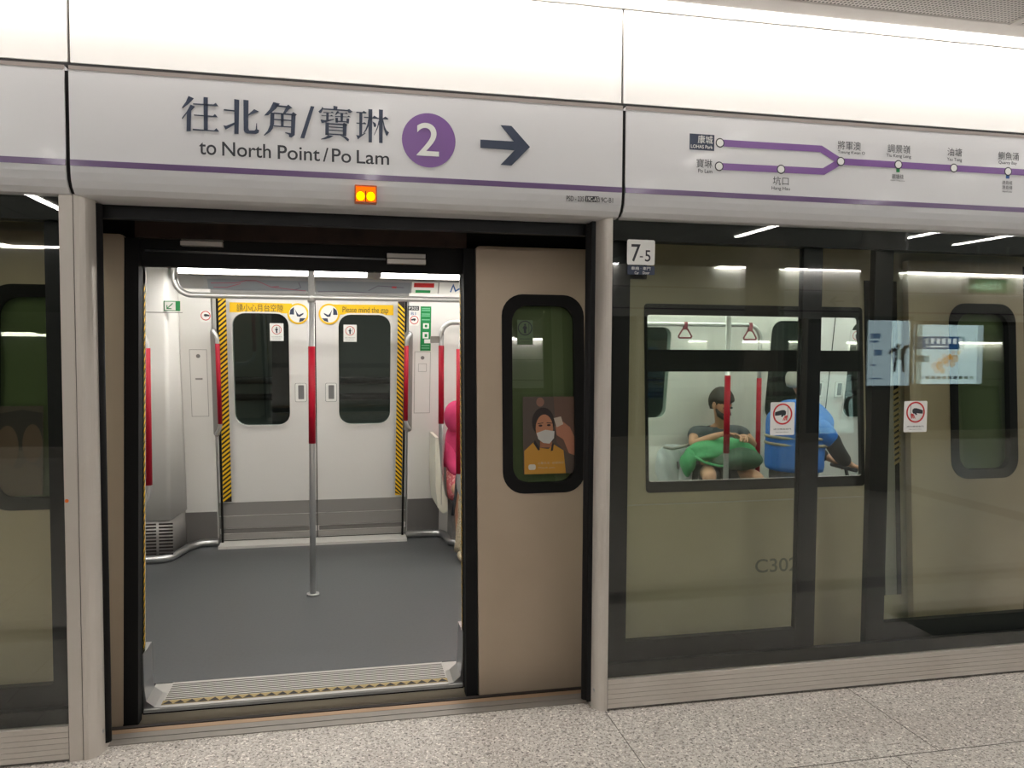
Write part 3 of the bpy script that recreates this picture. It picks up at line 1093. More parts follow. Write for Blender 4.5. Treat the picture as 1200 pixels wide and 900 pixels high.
flat(MB(), [(.24, .47), (.40, .43), (.56, .45), (.55, .54), (.47, .61), (.36, .60), (.27, .55)], .0028, .001).done('mask', pm('mask', (206, 204, 198)), t)
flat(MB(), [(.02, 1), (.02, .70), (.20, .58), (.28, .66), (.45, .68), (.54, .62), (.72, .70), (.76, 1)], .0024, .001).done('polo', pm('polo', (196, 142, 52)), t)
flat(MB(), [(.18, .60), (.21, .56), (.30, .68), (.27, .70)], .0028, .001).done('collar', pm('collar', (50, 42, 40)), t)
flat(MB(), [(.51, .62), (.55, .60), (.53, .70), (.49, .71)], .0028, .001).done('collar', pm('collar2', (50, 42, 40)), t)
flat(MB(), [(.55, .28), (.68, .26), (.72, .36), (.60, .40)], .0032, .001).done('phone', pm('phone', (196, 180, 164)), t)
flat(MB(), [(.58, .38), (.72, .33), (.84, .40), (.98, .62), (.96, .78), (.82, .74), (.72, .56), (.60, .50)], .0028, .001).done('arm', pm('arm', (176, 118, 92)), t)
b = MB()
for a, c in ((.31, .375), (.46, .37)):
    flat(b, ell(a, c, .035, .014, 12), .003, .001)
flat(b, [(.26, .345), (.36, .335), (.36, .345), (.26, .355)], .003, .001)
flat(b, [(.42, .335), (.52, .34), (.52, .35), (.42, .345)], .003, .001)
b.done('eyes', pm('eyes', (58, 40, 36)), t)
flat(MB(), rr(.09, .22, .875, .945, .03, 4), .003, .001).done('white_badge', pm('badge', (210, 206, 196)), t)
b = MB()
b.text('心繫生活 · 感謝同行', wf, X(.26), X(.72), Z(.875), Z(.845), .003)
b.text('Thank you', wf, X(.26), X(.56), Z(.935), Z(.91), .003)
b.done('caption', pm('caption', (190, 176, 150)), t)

# dim reflected faces, painted flat on the window of the left leaf
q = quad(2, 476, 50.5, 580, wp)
t = thing('painted_reflection', 'dim painted reflection of blurred faces on the door window behind the left glass screen', 'painted reflection', (X(.5), wf(X(.5), q[2]).y, q[2]))
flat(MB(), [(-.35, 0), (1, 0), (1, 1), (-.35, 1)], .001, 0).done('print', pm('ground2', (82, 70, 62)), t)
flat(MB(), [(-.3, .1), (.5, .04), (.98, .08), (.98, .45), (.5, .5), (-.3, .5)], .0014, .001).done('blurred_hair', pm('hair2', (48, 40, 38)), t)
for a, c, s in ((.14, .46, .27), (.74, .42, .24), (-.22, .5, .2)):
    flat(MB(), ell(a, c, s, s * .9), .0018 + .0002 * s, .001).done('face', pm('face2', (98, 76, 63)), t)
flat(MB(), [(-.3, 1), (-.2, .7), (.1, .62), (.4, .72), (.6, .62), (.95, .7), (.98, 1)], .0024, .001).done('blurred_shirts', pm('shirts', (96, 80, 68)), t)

# doorway surround and header
b = MB()
for x0, x1 in ((DO_L - .06, DO_L), (DO_R, DO_R + .062)):
    b.poly([(x0, -0.02), (x1, -0.02), (x1, 2.1), (x0, 2.1)], bf, -0.05, 0.012)
b.done('door_surround', 'rubber', car)
b = MB().poly([(DO_L - .3, 2.075), (DO_R + 1.0, 2.075), (DO_R + 1.0, 2.36), (DO_L - .3, 2.36)], plane(BODY), -0.02, 0.03)
hd = b.done('door_header', 'void', car)
b = MB().poly([(DO_L - .02, 2.205), (DO_R + .02, 2.205), (DO_R + .02, 2.30), (DO_L - .02, 2.30)], plane(BODY), 0.03, 0.07)
b.poly([(DO_L - .02, 2.30), (DO_R + 1.0, 2.30), (DO_R + 1.0, 2.325), (DO_L - .02, 2.325)], plane(BODY), 0.03, 0.085)
b.done('runner_rail', 'brown', hd)
HP = (BODY[0] - .034, BODY[1])
q = quad(170, 292.5, 452, 304.5, HP)
MB().tube([(q[0], plane(HP)(0, q[3]).y, PL(170, 293.3, HP)[1]), (q[1], plane(HP)(0, q[2]).y, PL(452, 303.8, HP)[1])], 0.005, 8).done('guide_rod', 'steel', hd)
for (u0, v0, u1, v1) in ((213.5, 277.5, 262, 290), (453.5, 297.5, 498, 311)):
    q = quad(u0, v0, u1, v1, HP)
    f = plane(HP)
    o = MB().poly([(q[0], q[2]), (q[1], q[2]), (q[1], (q[2] + q[3]) / 2 - .002), (q[0], (q[2] + q[3]) / 2 - .002)], f, -0.005, 0.045) \
        .poly([(q[0], (q[2] + q[3]) / 2 + .004), (q[1], (q[2] + q[3]) / 2 + .004), (q[1], q[3]), (q[0], q[3])], f, -0.005, 0.03).done('hanger_bracket', 'alu', hd)

# door jambs: hazard striped edge, white lining, steel boot
for s, x in ((1, DO_L), (-1, DO_R)):
    b = MB().poly([(min(x, x - s * .03), .26), (max(x, x - s * .03), .26), (max(x, x - s * .03), 2.06), (min(x, x - s * .03), 2.06)], bf, -0.055, -0.012)
    o = b.done('door_jamb', 'lining', car)
    b = MB()
    n = 46
    for k in range(n):
        z0 = 0.27 + 1.72 * k / n
        dz = 1.72 / n
        v = [b.bm.verts.new((x + s * .0015, 0.460 + (0.065 * z0), z0)), b.bm.verts.new((x + s * .0015, 0.484 + 0.065 * z0, z0 + dz * .6)),
             b.bm.verts.new((x + s * .0015, 0.484 + 0.065 * z0, z0 + dz * 1.1)), b.bm.verts.new((x + s * .0015, 0.460 + 0.065 * z0, z0 + dz * .5))]
        b.bm.faces.new(v)
    b.done('warning_stripe', 'yellow', o, recalc=False)
    b = MB()
    for k in range(n):
        z0 = 0.27 + 1.72 * k / n
        dz = 1.72 / n
        v = [b.bm.verts.new((x + s * .001, 0.460 + (0.065 * z0), z0)), b.bm.verts.new((x + s * .001, 0.484 + 0.065 * z0, z0)),
             b.bm.verts.new((x + s * .001, 0.484 + 0.065 * z0, z0 + dz)), b.bm.verts.new((x + s * .001, 0.460 + 0.065 * z0, z0 + dz))]
        b.bm.faces.new(v)
    b.done('stripe_ground', 'haz_black', o, recalc=False)
    # boot: upright plate that flares into the sill
    pr = [(x - s * .03, 0.255), (x + s * .004, 0.255), (x + s * .006, 0.10), (x + s * .014, 0.03), (x + s * .05, 0.0), (x + s * .075, -0.004), (x + s * .075, -0.03), (x - s * .03, -0.03)]
    b = MB()
    a_ = [b.bm.verts.new((p[0], 0.455, p[1])) for p in pr]
    c_ = [b.bm.verts.new((p[0], 0.62, p[1])) for p in pr]
    b.bm.faces.new(a_)
    b.bm.faces.new(c_[::-1])
    for k in range(len(pr)):
        b.bm.faces.new((a_[k], a_[(k + 1) % len(pr)], c_[(k + 1) % len(pr)], c_[k]))
    b.done('jamb_boot', 'steel', o)

# floor, tread plate
fl = MB().box(SX0, SX1, 0.73, 3.7, -0.05, 0.0).done('carriage_floor', 'car_floor', car)
tx0, tx1 = DO_L + .075, DO_R - .075
tp = MB().box(tx0, tx1, 0.445, 0.735, -0.014, -0.001).box(tx0 - .07, tx1 + .07, 0.44, 0.472, -0.02, -0.006).box(tx0 - .08, tx0 - .001, 0.60, 0.735, -0.02, -0.003).box(tx1 + .001, tx1 + .08, 0.60, 0.735, -0.02, -0.003).done('tread_plate', 'tread', car)
MB().box(DO_L - .1, DO_R + .1, 0.448, 0.73, -0.4, -0.021).done('sill_beam', 'void', car)
b = MB()
for k in range(9):
    y = 0.525 + 0.0215 * k
    b.box(tx0 + .006, tx1 - .006, y, y + 0.006, -0.004, 0.0004)
b.done('tread_groove', 'alu_dark', tp)
b = MB()
n = 26
for k in range(n):
    x0 = tx0 + (tx1 - tx0) * k / n
    x1 = tx0 + (tx1 - tx0) * (k + 1) / n
    fv = [b.bm.verts.new((x0, 0.475, 0.0009)), b.bm.verts.new((x1, 0.475, 0.0009)), b.bm.verts.new(((x0 + x1) / 2, 0.512, 0.0009))]
    b.bm.faces.new(fv)
b.done('zigzag_strip', 'haz_black', tp, recalc=False)
MB().box(tx0, tx1, 0.472, 0.516, -0.01, 0.0006).done('zigzag_ground', 'zig', tp)

# ceiling and far-side lining
b = MB().box(SX0, SX1, 0.5, 3.5, 2.34, 2.38)
b.done('carriage_ceiling', 'lining', car)
# header over the far doors and curved cove
MB().prism_x([(3.32, 2.12), (3.30, 2.17), (3.22, 2.27), (3.10, 2.33), (3.10, 2.36), (3.50, 2.36), (3.42, 2.12)], SX0, SX1).done('cove_panel', 'cove_grey', car)
FDL, FDR, FDM = -1.045, 0.447, -0.262        # far doorway
NF = 4.87


def far_plate(b, x0, x1, z0, z1, d0, d1, holes=()):
    return b.poly([(x0, z0), (x1, z0), (x1, z1), (x0, z1)], ff, d0, d1, holes)


b = MB()
far_plate(b, -2.9, FDL - .035, 0, 2.16, -0.10, 0.05)
far_plate(b, FDR + .068, 3.80, 0, 2.16, -0.10, 0.05, [rr(1.62, 2.94, 1.04, 1.92, 0.10, 5)])
far_plate(b, FDR + .068 + NF, SX1 + .2, 0, 2.16, -0.10, 0.05)
b.done('far_lining', 'lining', car)
o = MB().poly(rr(1.60, 2.96, 1.02, 1.94, 0.11, 5), ff, 0.04, 0.056, [rr(1.65, 2.91, 1.06, 1.90, 0.08, 5)]).done('far_window', 'lining', car)
MB().poly(rr(1.61, 2.95, 1.03, 1.93, 0.10, 5), ff, 0.0, 0.01).done('far_pane', 'far_glass', o)


def far_door(x0, x1, wx0, wx1, handle_x, stripe_side, shift=0.0):
    o = MB().poly([(x0, 0.03), (x1, 0.03), (x1, 2.14), (x0, 2.14)], ff, -0.06, 0.0, [rr(wx0, wx1, 1.035, 1.975, 0.10, 6)]).done('far_door', 'door_white', car)
    MB().poly(rr(wx0 - .012, wx1 + .012, 1.022, 1.988, 0.11, 6), ff, -0.03, 0.008, [rr(wx0, wx1, 1.035, 1.975, 0.10, 6)]).done('window_frame', 'lining', o)
    MB().poly(rr(wx0 - .01, wx1 + .01, 1.025, 1.985, 0.10, 6), ff, -0.03, -0.024).done('window_pane', 'far_glass', o)
    b = MB()
    far_plate(b, x0, x1, 0.25, 0.365, 0.0, 0.004)
    far_plate(b, x0, x1, 0.135, 0.243, 0.0, 0.006)
    far_plate(b, x0, x1, 0.035, 0.085, 0.0, 0.01)
    b.done('kick_plate', 'kick', o)
    b = MB()
    far_plate(b, x0 + .01, x1 - .015, 0.09, 0.13, 0.0, 0.002)
    b.done('kick_recess', 'kick_dark', o)
    h = MB().poly(rr(handle_x - .045, handle_x + .045, 1.235, 1.39, 0.012, 3), ff, 0.0, 0.006, [rr(handle_x - .022, handle_x + .026, 1.255, 1.375, 0.006, 3)]).done('recessed_handle', 'paper', o)
    MB().poly(rr(handle_x - .022, handle_x + .026, 1.255, 1.375, 0.006, 3), ff, 0.0, 0.0012).done('handle_slot', 'slot', o)
    MB().poly(rr(handle_x - .048, handle_x + .048, 1.232, 1.393, 0.013, 3), ff, 0.0, 0.002).done('handle_edge', 'slot', o)
    return o


d1 = far_door(FDL - .03, FDM - .004, -0.925, -0.478, FDM - .125, -1)
d2 = far_door(FDM + .004, FDR + .06, -0.072, 0.365, FDM + .155 - .03, 1)
d3 = far_door(FDL - .03 + NF, FDM - .004 + NF, -0.925 + NF, -0.478 + NF, FDM - .095 + NF, -1)
d4 = far_door(FDM + .004 + NF, FDR + .05 + NF, -0.072 + NF, 0.365 + NF, FDM + .125 + NF, 1)
MB().poly([(FDM - .004, .03), (FDM + .004, .03), (FDM + .004, 2.14), (FDM - .004, 2.14)], ff, -.03, .002).done('door_seam', 'rubber', car)
MB().poly([(FDM - .004 + NF, .03), (FDM + .004 + NF, .03), (FDM + .004 + NF, 2.14), (FDM - .004 + NF, 2.14)], ff, -.03, .002).done('door_seam', 'rubber', car)
MB().box(FDL - .02, FDR + .06, 3.42, 3.62, 0.0, 0.022).done('far_sill', 'sill_white', car)


def hazard(name, tl, tr, bl, br, n, pl, lean):
    """yellow and black slanted bars on a strip given by its four photo corners"""
    T0, T1, B0, B1 = (Vector(PL(u, v, pl, .052)) for u, v in (tl, tr, bl, br))
    f = plane(pl, .052)
    o = MB().poly([tuple(B0), tuple(B1), tuple(T1), tuple(T0)], f, -0.004, 0.0).done(name, 'haz_black', car)
    b = MB()
    for k in range(n):
        a0, a1 = k / n, (k + .52) / n
        sl = 1.4 / n * lean
        def at(s, a):
            a = min(max(a, 0), 1)
            return tuple((B0 + (T0 - B0) * a) if s == 0 else (B1 + (T1 - B1) * a))
        b.poly([at(0, a0), at(1, a0 + sl), at(1, a1 + sl), at(0, a1)], f, 0.0, 0.0012)
    b.done('yellow_bar', 'yellow', o)
    # black edge beside the strip
    return o


hazard('warning_strip', (255.5, 347), (264.5, 347.5), (261.5, 588.5), (271.5, 588), 44, FAR, 1)
hazard('warning_strip', (466.5, 352.5), (474.5, 353), (463, 580), (470.5, 580), 44, FAR, -1)
for (u0, v0, u1, v1, w) in ((253.8, 346, 261, 640, 2.4), (476, 352, 471.5, 628, 2.2)):
    pts = px([(u0 - w / 2, v0), (u0 + w / 2, v0), (u1 + w / 2, v1), (u1 - w / 2, v1)], FAR, .05)
    MB().poly(pts, plane(FAR, .05), -.02, .001).done('door_gap', 'rubber', car)

# yellow gap-warning banners
def banner(u0, v0, u1, v1, dv, circle_u, circle_v, text, tu0, tu1, tv0, tv1, flip, label):
    p0 = 0.0
    f = plane(FAR, 0.004)
    pts = px([(u0, v0), (u1, v0 + dv), (u1, v1 + dv), (u0, v1)], FAR, .004)
    c = PL(circle_u, circle_v, FAR, .004)
    t = thing('gap_warning_banner', label, 'sign', (pts[0][0], f(*pts[0]).y, pts[2][1]), 'yellow gap warning banners')
    MB().poly(pts, f, 0.0, 0.0015).poly(circ(c[0], c[1], 0.087, 32), f, 0.0, 0.0018).done('banner', 'yellow', t)
    MB().poly(circ(c[0], c[1], 0.072, 32), f, 0.0018, 0.0026).done('white_disc', 'paper', t)
    b = MB()
    s = flip
    r = 0.072
    b.poly([(c[0] - s * .85 * r, c[1] + .45 * r), (c[0] - s * .45 * r, c[1] + .75 * r), (c[0] - s * .45 * r, c[1] - .1 * r), (c[0] - s * .95 * r, c[1] - .1 * r)], f, .0026, .0034)
    b.poly([(c[0] - s * .35 * r, c[1] + .55 * r), (c[0] - s * .1 * r, c[1] + .1 * r), (c[0] + s * .1 * r, c[1] - .12 * r), (c[0] + s * .62 * r, c[1] + .12 * r), (c[0] + s * .58 * r, c[1] - .05 * r), (c[0] + s * .2 * r, c[1] - .35 * r), (c[0] - s * .12 * r, c[1] - .3 * r)], f, .0026, .0035)
    b.poly([(c[0] + s * .1 * r, c[1] - .95 * r), (c[0] + s * .2 * r, c[1] - .5 * r), (c[0] + s * .85 * r, c[1] - .5 * r), (c[0] + s * .55 * r, c[1] - .8 * r)], f, .0026, .0036)
    b.done('pictogram', 'navy', t)
    b = MB()
    xa, za = PL(tu0, tv1, FAR, .004)
    _, zt_ = PL(tu0, tv0, FAR, .004)
    xb, _ = PL(tu1, tv1, FAR, .004)
    b.text(text, f, xa, xb, za, zt_, .0024)
    b.done('lettering', 'ink', t)


banner(269, 354.2, 342, 365.8, 1.5, 349.3, 367.7, '請小心月台空隙', 277.5, 332, 356, 364.8, 1, 'yellow Chinese gap-warning banner above the left far door window')
banner(390, 356.7, 461, 368.6, 0.8, 385.8, 368.0, 'Please mind the gap', 401.5, 455, 359.5, 368.2, -1, 'yellow Please mind the gap banner above the right far door window')
no_lean((FAR[0] + .022, FAR[1]), 316, 378.8, 332.5, 399.5, 'white no-leaning sticker in the left far door window under the Chinese banner')
no_lean((FAR[0] + .022, FAR[1]), 402.5, 380.5, 418, 400.5, 'white no-leaning sticker in the right far door window under the English banner')
no_lean((FAR[0] + .022, FAR[1]), 998, 387, 1009, 404, 'white no-leaning sticker in a far door window past the blue-jacketed person')

# ---- far-left equipment cabinet beside the far doors
cb = thing('equipment_cabinet', 'white moulded cabinet with a vent grille, left of the far doors inside the train', 'cabinet', (-1.75, 3.3, 0.0))
CABF = (3.10, 0.0)
cf = plane(CABF)
prof = [(-2.6, 3.10), (-1.40, 3.10)] + [(-1.40 + .035 * math.sin(math.radians(a)), 3.135 - .035 * math.cos(math.radians(a))) for a in (30, 60, 80)] + [(-1.35, 3.30), (-1.33, 3.50), (-1.32, 3.60), (-2.6, 3.60)]
def lean_prism(pr, z0, z1):
    b = MB().prism_z(pr, z0, z1)
    for fc in b.bm.faces:
        fc.smooth = len(fc.verts) == 4 and abs(fc.normal.z) < .5
    for v in b.bm.verts:
        if v.co.y > 3.135:
            v.co.y = 3.135 + (v.co.y - 3.135) * (1 - .14 * v.co.z / .445)
    return b


lean_prism(prof, 0.33, 2.34).done('cabinet_body', 'lining', cb)
lean_prism([(p[0] - (.012 if p[0] > -2 else 0), p[1] + .012) for p in prof], 0.03, 0.345).done('kick_plate', 'kick', cb)
b = MB()
vx0, vx1, vz0, vz1 = quad(166, 613.5, 203, 651, (3.108, 0))
for c0, c1 in ((vx0, vx0 + (vx1 - vx0) * .46), (vx0 + (vx1 - vx0) * .54, vx1)):
    for k in range(10):
        z = vz0 + (vz1 - vz0) * (k + .3) / 10
        b.poly(rr(c0, c1, z, z + (vz1 - vz0) * .05, .003, 2), plane((3.111, 0)), 0, .0012)
b.done('vent_slot', 'haz_black', cb)
MB().tube([(-2.6, 3.085, .03), (-1.42, 3.085, .03), (-1.37, 3.12, .03), (-1.30, 3.42, .03), (-1.22, 3.545, .03), (-1.08, 3.55, .03)], .032, 10).done('skirting', 'steel', cb)
b = MB()
q = quad(168, 365.4, 214, 366.8, CABF)
b.poly([(q[0], q[2]), (q[1], q[2]), (q[1], q[3]), (q[0], q[3])], cf, 0, .0012)
b.done('panel_gap', 'kick_dark', cb)
kx0, kx1 = FDL - .04 - .28, FDL - .04
b = MB()
b.poly([(kx0, .03), (kx1, .03), (kx1, .30), (kx0, .30)], plane(FAR, .05), -.01, .006)
b.done('wall_kick_plate', 'kick_dark', car)
b = MB()
b.poly([(FDR + .07, .03), (.80, .03), (.80, .355), (FDR + .07, .355)], plane(FAR, .05), -.01, .006)
b.done('wall_kick_plate', 'kick_dark', car)
MB().tube([(FDR + .06, 3.55, .03), (.80, 3.55, .03), (.84, 3.5, .03), (.86, 3.22, .03), (.92, 3.17, .03), (3.5, 3.17, .03)], .032, 10).done('skirting', 'steel', car)

# access panels on the far lining
FL = (FAR[0] - .05, FAR[1])
lf = plane(FL)
for u0, v0, u1, v1 in ((222.3, 410, 244.5, 487.5), (486.3, 412.5, 503, 483.5)):
    q = quad(u0, v0, u1, v1, FL)
    o = MB().poly([(q[0], q[2]), (q[1], q[2]), (q[1], q[3]), (q[0], q[3])], lf, 0, .003).done('access_panel', 'lining', car)
    ring_ = MB().poly([(q[0] - .004, q[2] - .004), (q[1] + .004, q[2] - .004), (q[1] + .004, q[3] + .004), (q[0] - .004, q[3] + .004)], lf, -.001, .0008)
    ring_.done('panel_gap', 'kick', o)
    MB().poly(circ((q[0] + q[1]) / 2, q[3] - .05, .016, 16), lf, .003, .006).done('panel_lock', 'kick_dark', o)
    if u0 > 400:
        zc = q[3] - .105
        MB().poly(rr((q[0] + q[1]) / 2 - .036, (q[0] + q[1]) / 2 + .036, zc - .065, zc + .005, .004, 2), lf, .003, .0042, [rr((q[0] + q[1]) / 2 - .033, (q[0] + q[1]) / 2 + .033, zc - .062, zc + .002, .004, 2)]).done('label_frame', 'kick', o)
    else:
        MB().poly([((q[0] + q[1]) / 2 - .028, q[3] - .245), ((q[0] + q[1]) / 2 + .028, q[3] - .245), ((q[0] + q[1]) / 2 + .028, q[3] - .23), ((q[0] + q[1]) / 2 - .028, q[3] - .23)], lf, .003, .004).done('panel_label', 'kick', o)


def grab_bar(pts, r, zr0, zr1, name, label, loc, group=None, brackets=()):
    t = thing(name, label, 'grab rail', loc, group)
    MB().tube(pts, r).done('rail', 'chrome', t)
    # red sleeve along the straight upright part
    xs = [p for p in pts]
    best = max(range(len(xs) - 1), key=lambda k: abs(Vector(xs[k + 1]).z - Vector(xs[k]).z))
    a, c = Vector(xs[best]), Vector(xs[best + 1])
    at = lambda z: a + (c - a) * ((z - a.z) / (c.z - a.z))
    MB().tube([at(zr0), at(zr1)], r * 1.14).done('grip_sleeve', 'red', t)
    for br in brackets:
        br(t)
    return t


def flange(x, y, z, r=.042, h=.012):
    return lambda t: MB().tube([(x, y, z), (x, y, z + h)], r, 18).done('flange', 'chrome', t)


PX, PYY = -0.236, 2.04
grab_bar([(PX, PYY, 0.0), (PX, PYY, 2.345)], .0205, PY(366, 519.5, PYY).z, PY(366, 406, PYY).z, 'grab_pole', 'steel grab pole with red sleeve in the middle of the open doorway', (PX, PYY, 0), 'centre grab poles', [flange(PX, PYY, 0)])
p2 = PY(852, 480, PYY)
grab_bar([(p2.x, PYY, 0.0), (p2.x, PYY, 2.345)], .0205, PY(852, 531, PYY).z, PY(852, 440, PYY).z, 'grab_pole', 'steel grab pole with red sleeve in front of the seated person with green bag', (p2.x, PYY, 0), 'centre grab poles', [flange(p2.x, PYY, 0)])
# overhead rail through the centre pole
zr = 2.035
pts = [(-1.10, PYY, 2.345), (-1.10, PYY, zr + .11)] + arc((-.99, PYY, zr + .11), .11, 180, 270, (1, 0, 0), (0, 0, 1)) + [(1.9, PYY, zr)]
t = thing('overhead_rail', 'polished overhead grab rail across the doorway, bent up to the ceiling at its left end', 'grab rail', (0.4, PYY, zr))
MB().tube(pts, .0195).done('rail', 'chrome', t)
MB().tube([(PX, PYY, zr - .035), (PX, PYY, zr + .035)], .026).done('pole_joint', 'chrome', t)
MB().tube([(-1.10, PYY, 2.33), (-1.10, PYY, 2.342)], .045, 18).done('flange', 'chrome', t)
for xx in (1.895,):
    MB().tube([(xx, PYY, zr), (xx, PYY, 2.345)], .018).done('dropper', 'chrome', t)

# handles recessed beside the far doors
def recess_handle(u, u0, u1, v0, v1, vr0, vr1, label, sgn):
    q = quad(u0, v0, u1, v1, FL)
    x, zt_ = PL(u, v0 + 4, FL, .03)
    _, zb = PL(u, v1 - 4, FL, .03)
    _, r1 = PL(u, vr0, FL, .03)
    _, r0 = PL(u, vr1, FL, .03)
    Pp = lambda xx, z, d: lf(xx, z, d)
    t = thing('door_grab_handle', label, 'grab handle', (x, lf(x, zb).y, zb), 'red handles beside the far doors')
    MB().poly(rr(q[0], q[1], q[2], q[3], .03, 5), lf, 0, .0025).done('recess_plate', 'kick', t)
    pts = [Pp(x - sgn * .035, zt_ + .01, .004), Pp(x - sgn * .03, zt_, .02), Pp(x - sgn * .012, zt_ - .025, .034), Pp(x, zt_ - .06, .036), Pp(x, zb + .06, .036), Pp(x - sgn * .012, zb + .025, .034), Pp(x - sgn * .03, zb, .02), Pp(x - sgn * .035, zb - .01, .004)]
    MB().tube(pts, .016).done('rail', 'chrome', t)
    MB().tube([Pp(x, r0, .036), Pp(x, r1, .036)], .0185).done('grip_sleeve', 'red', t)


recess_handle(254.5, 246, 258.5, 384.5, 511.5, 402.5, 496.5, 'short red-sleeved grab handle left of the far doors', 1)
recess_handle(476.5, 474.5, 482.5, 388, 506, 405, 492.5, 'short red-sleeved grab handle right of the far doors', -1)

# draught-screen rails by the doorway and the bench end
yn = 1.0
xl = PY(172.3, 480, yn).x
z0, z1 = PY(172, 600, yn).z, PY(172, 385, yn).z
pts = [(xl - .34, yn, z1 + .03), (xl - .14, yn, z1 + .03)] + arc((xl - .14, yn, z1 - .11), .14, 90, 0, (1, 0, 0), (0, 0, 1)) + arc((xl - .14, yn, z0 + .13), .14, 0, -90, (1, 0, 0), (0, 0, 1)) + [(xl - .34, yn, z0 - .01)]
grab_bar(pts, .0185, PY(172, 568.5, yn).z, PY(172, 408, yn).z, 'seat_end_rail', 'red-sleeved curved rail just inside the left edge of the open doorway', (xl, yn, z0))
xr = PY(538.8, 480, yn).x
z0, z1 = PY(541, 592, yn).z, PY(541, 390, yn).z
pts = [(xr + .34, yn, z1 + .03), (xr + .14, yn, z1 + .03)] + arc((xr + .14, yn, z1 - .11), .14, 90, 180, (1, 0, 0), (0, 0, 1)) + arc((xr + .14, yn, z0 + .13), .14, 180, 270, (1, 0, 0), (0, 0, 1)) + [(xr + .34, yn, z0 - .01)]
grab_bar(pts, .0185, PY(541, 555, yn).z, PY(541, 409, yn).z, 'seat_end_rail', 'dark red curved rail close to the right edge of the open doorway', (xr, yn, z0))
yb = 3.0
xb = PY(517, 480, yb).x
zt2 = PY(530, 378, yb).z
pts = [(xb, yb, 0.40), (xb, yb, zt2 - .10)] + arc((xb + .10, yb, zt2 - .10), .10, 180, 90, (1, 0, 0), (0, 0, 1)) + [(xb + .62, yb, zt2), (xb + .70, yb + .02, zt2), (xb + .70, yb + .30, zt2)]
t = grab_bar(pts, .0205, PY(517, 496.5, yb).z, PY(517, 405, yb).z, 'seat_end_rail', 'red-sleeved rail at the bench end in front of the pink-clothed passenger', (xb, yb, 0))
MB().box(xb - .09, xb, yb - .012, yb + .012, PY(510, 402, yb).z, PY(510, 394, yb).z).done('wall_bracket', 'kick', t)

# rail over the far bench seen through the saloon window, with hanging straps
ys = 3.08
xs_, zs_ = PY(889, 480, ys).x, PY(800, 380, ys).z
pts = [(1.7, ys, zs_), (xs_ - .12, ys, zs_)] + arc((xs_ - .12, ys, zs_ - .12), .12, 90, 0, (1, 0, 0), (0, 0, 1)) + [(xs_, ys, 0.0)]
t = grab_bar(pts, .0195, PY(889, 570, ys).z, PY(889, 443, ys).z, 'bench_rail', 'overhead rail bent down to a red-sleeved post beside the seated person', (xs_, ys, 0))
MB().tube([(1.72, ys, zs_), (1.72, ys, 2.34)], .018).done('dropper', 'chrome', t)
strap_m = mat('strap_red', (150, 70, 84), 0.6)
for i, u in enumerate((803, 896)):
    c = PY(u, 385 if i == 0 else 378, ys)
    x, z = (c.x, zs_ - .075)
    if i == 1:
        x = xs_ - .10
        z = zs_ - .085
    t = thing('hanging_strap', ['triangular hanging strap on the rail, left of the seated person', 'triangular hanging strap near the bend of the bench rail'][i], 'strap', (x, ys, z - .05), 'hanging straps')
    tri = [(x - .055, ys, z - .045), (x + .055, ys, z - .045), (x + .062, ys, z - .03), (x + .025, ys, z + .03), (x, ys, z + .036), (x - .025, ys, z + .03), (x - .062, ys, z - .03), (x - .055, ys, z - .045)]
    MB().tube(tri, .008, 8).done('handle_loop', strap_m, t)
    MB().box(x - .016, x + .016, ys - .022, ys + .022, z + .03, zs_ + .022, .004).done('webbing', strap_m, t)

# ---- long bench along the far side
bn = thing('long_bench', 'long pale bench along the far side of the carriage', 'bench', (2.2, 3.3, 0))
BX0, BX1 = .86, 3.62
prf = [(3.02, .415), (3.03, .445), (3.09, .455), (3.34, .425), (3.40, .45), (3.47, .84), (3.50, .86), (3.555, .86), (3.56, .38), (3.10, .38)]
MB().prism_x(prf, BX0, BX1).done('seat', 'lining', bn)
MB().box(BX0 + .02, BX1 - .02, 3.20, 3.56, 0.03, 0.40).done('bench_base', 'kick', bn)
b = MB()
for k in range(3):
    for x0 in (BX0 + .08, BX0 + 1.0, BX0 + 1.9):
        b.box(x0, x0 + .7, 3.195, 3.203, .12 + .075 * k, .145 + .075 * k)
b.done('vent_slot', 'kick_dark', bn)
pts = [PY(u, v, 3.3) for u, v in ((505.5, 508), (509, 508), (511.5, 540), (515, 565), (519, 578), (519, 590), (514, 593), (508, 586), (505.5, 560))]
MB().poly([(p.x, p.z) for p in pts], lambda x, z, d: Vector((x, 3.5 - d, z)), 0, .52).done('end_board', mat('cream_board', (214, 212, 198), 0.4), bn)
MB().poly([(BX1 - .03, .35), (BX1, .35), (BX1, .92), (BX1 - .03, .92)], lambda x, z, d: Vector((x, 3.54 - d, z)), 0, .38).done('end_board', 'lining', bn)
b = MB()
for x in (1.48, 2.08, 2.68, 3.28):
    b.box(x - .003, x + .003, 3.03, 3.46, .40, .4575)
b.done('seat_gap', 'kick', bn)

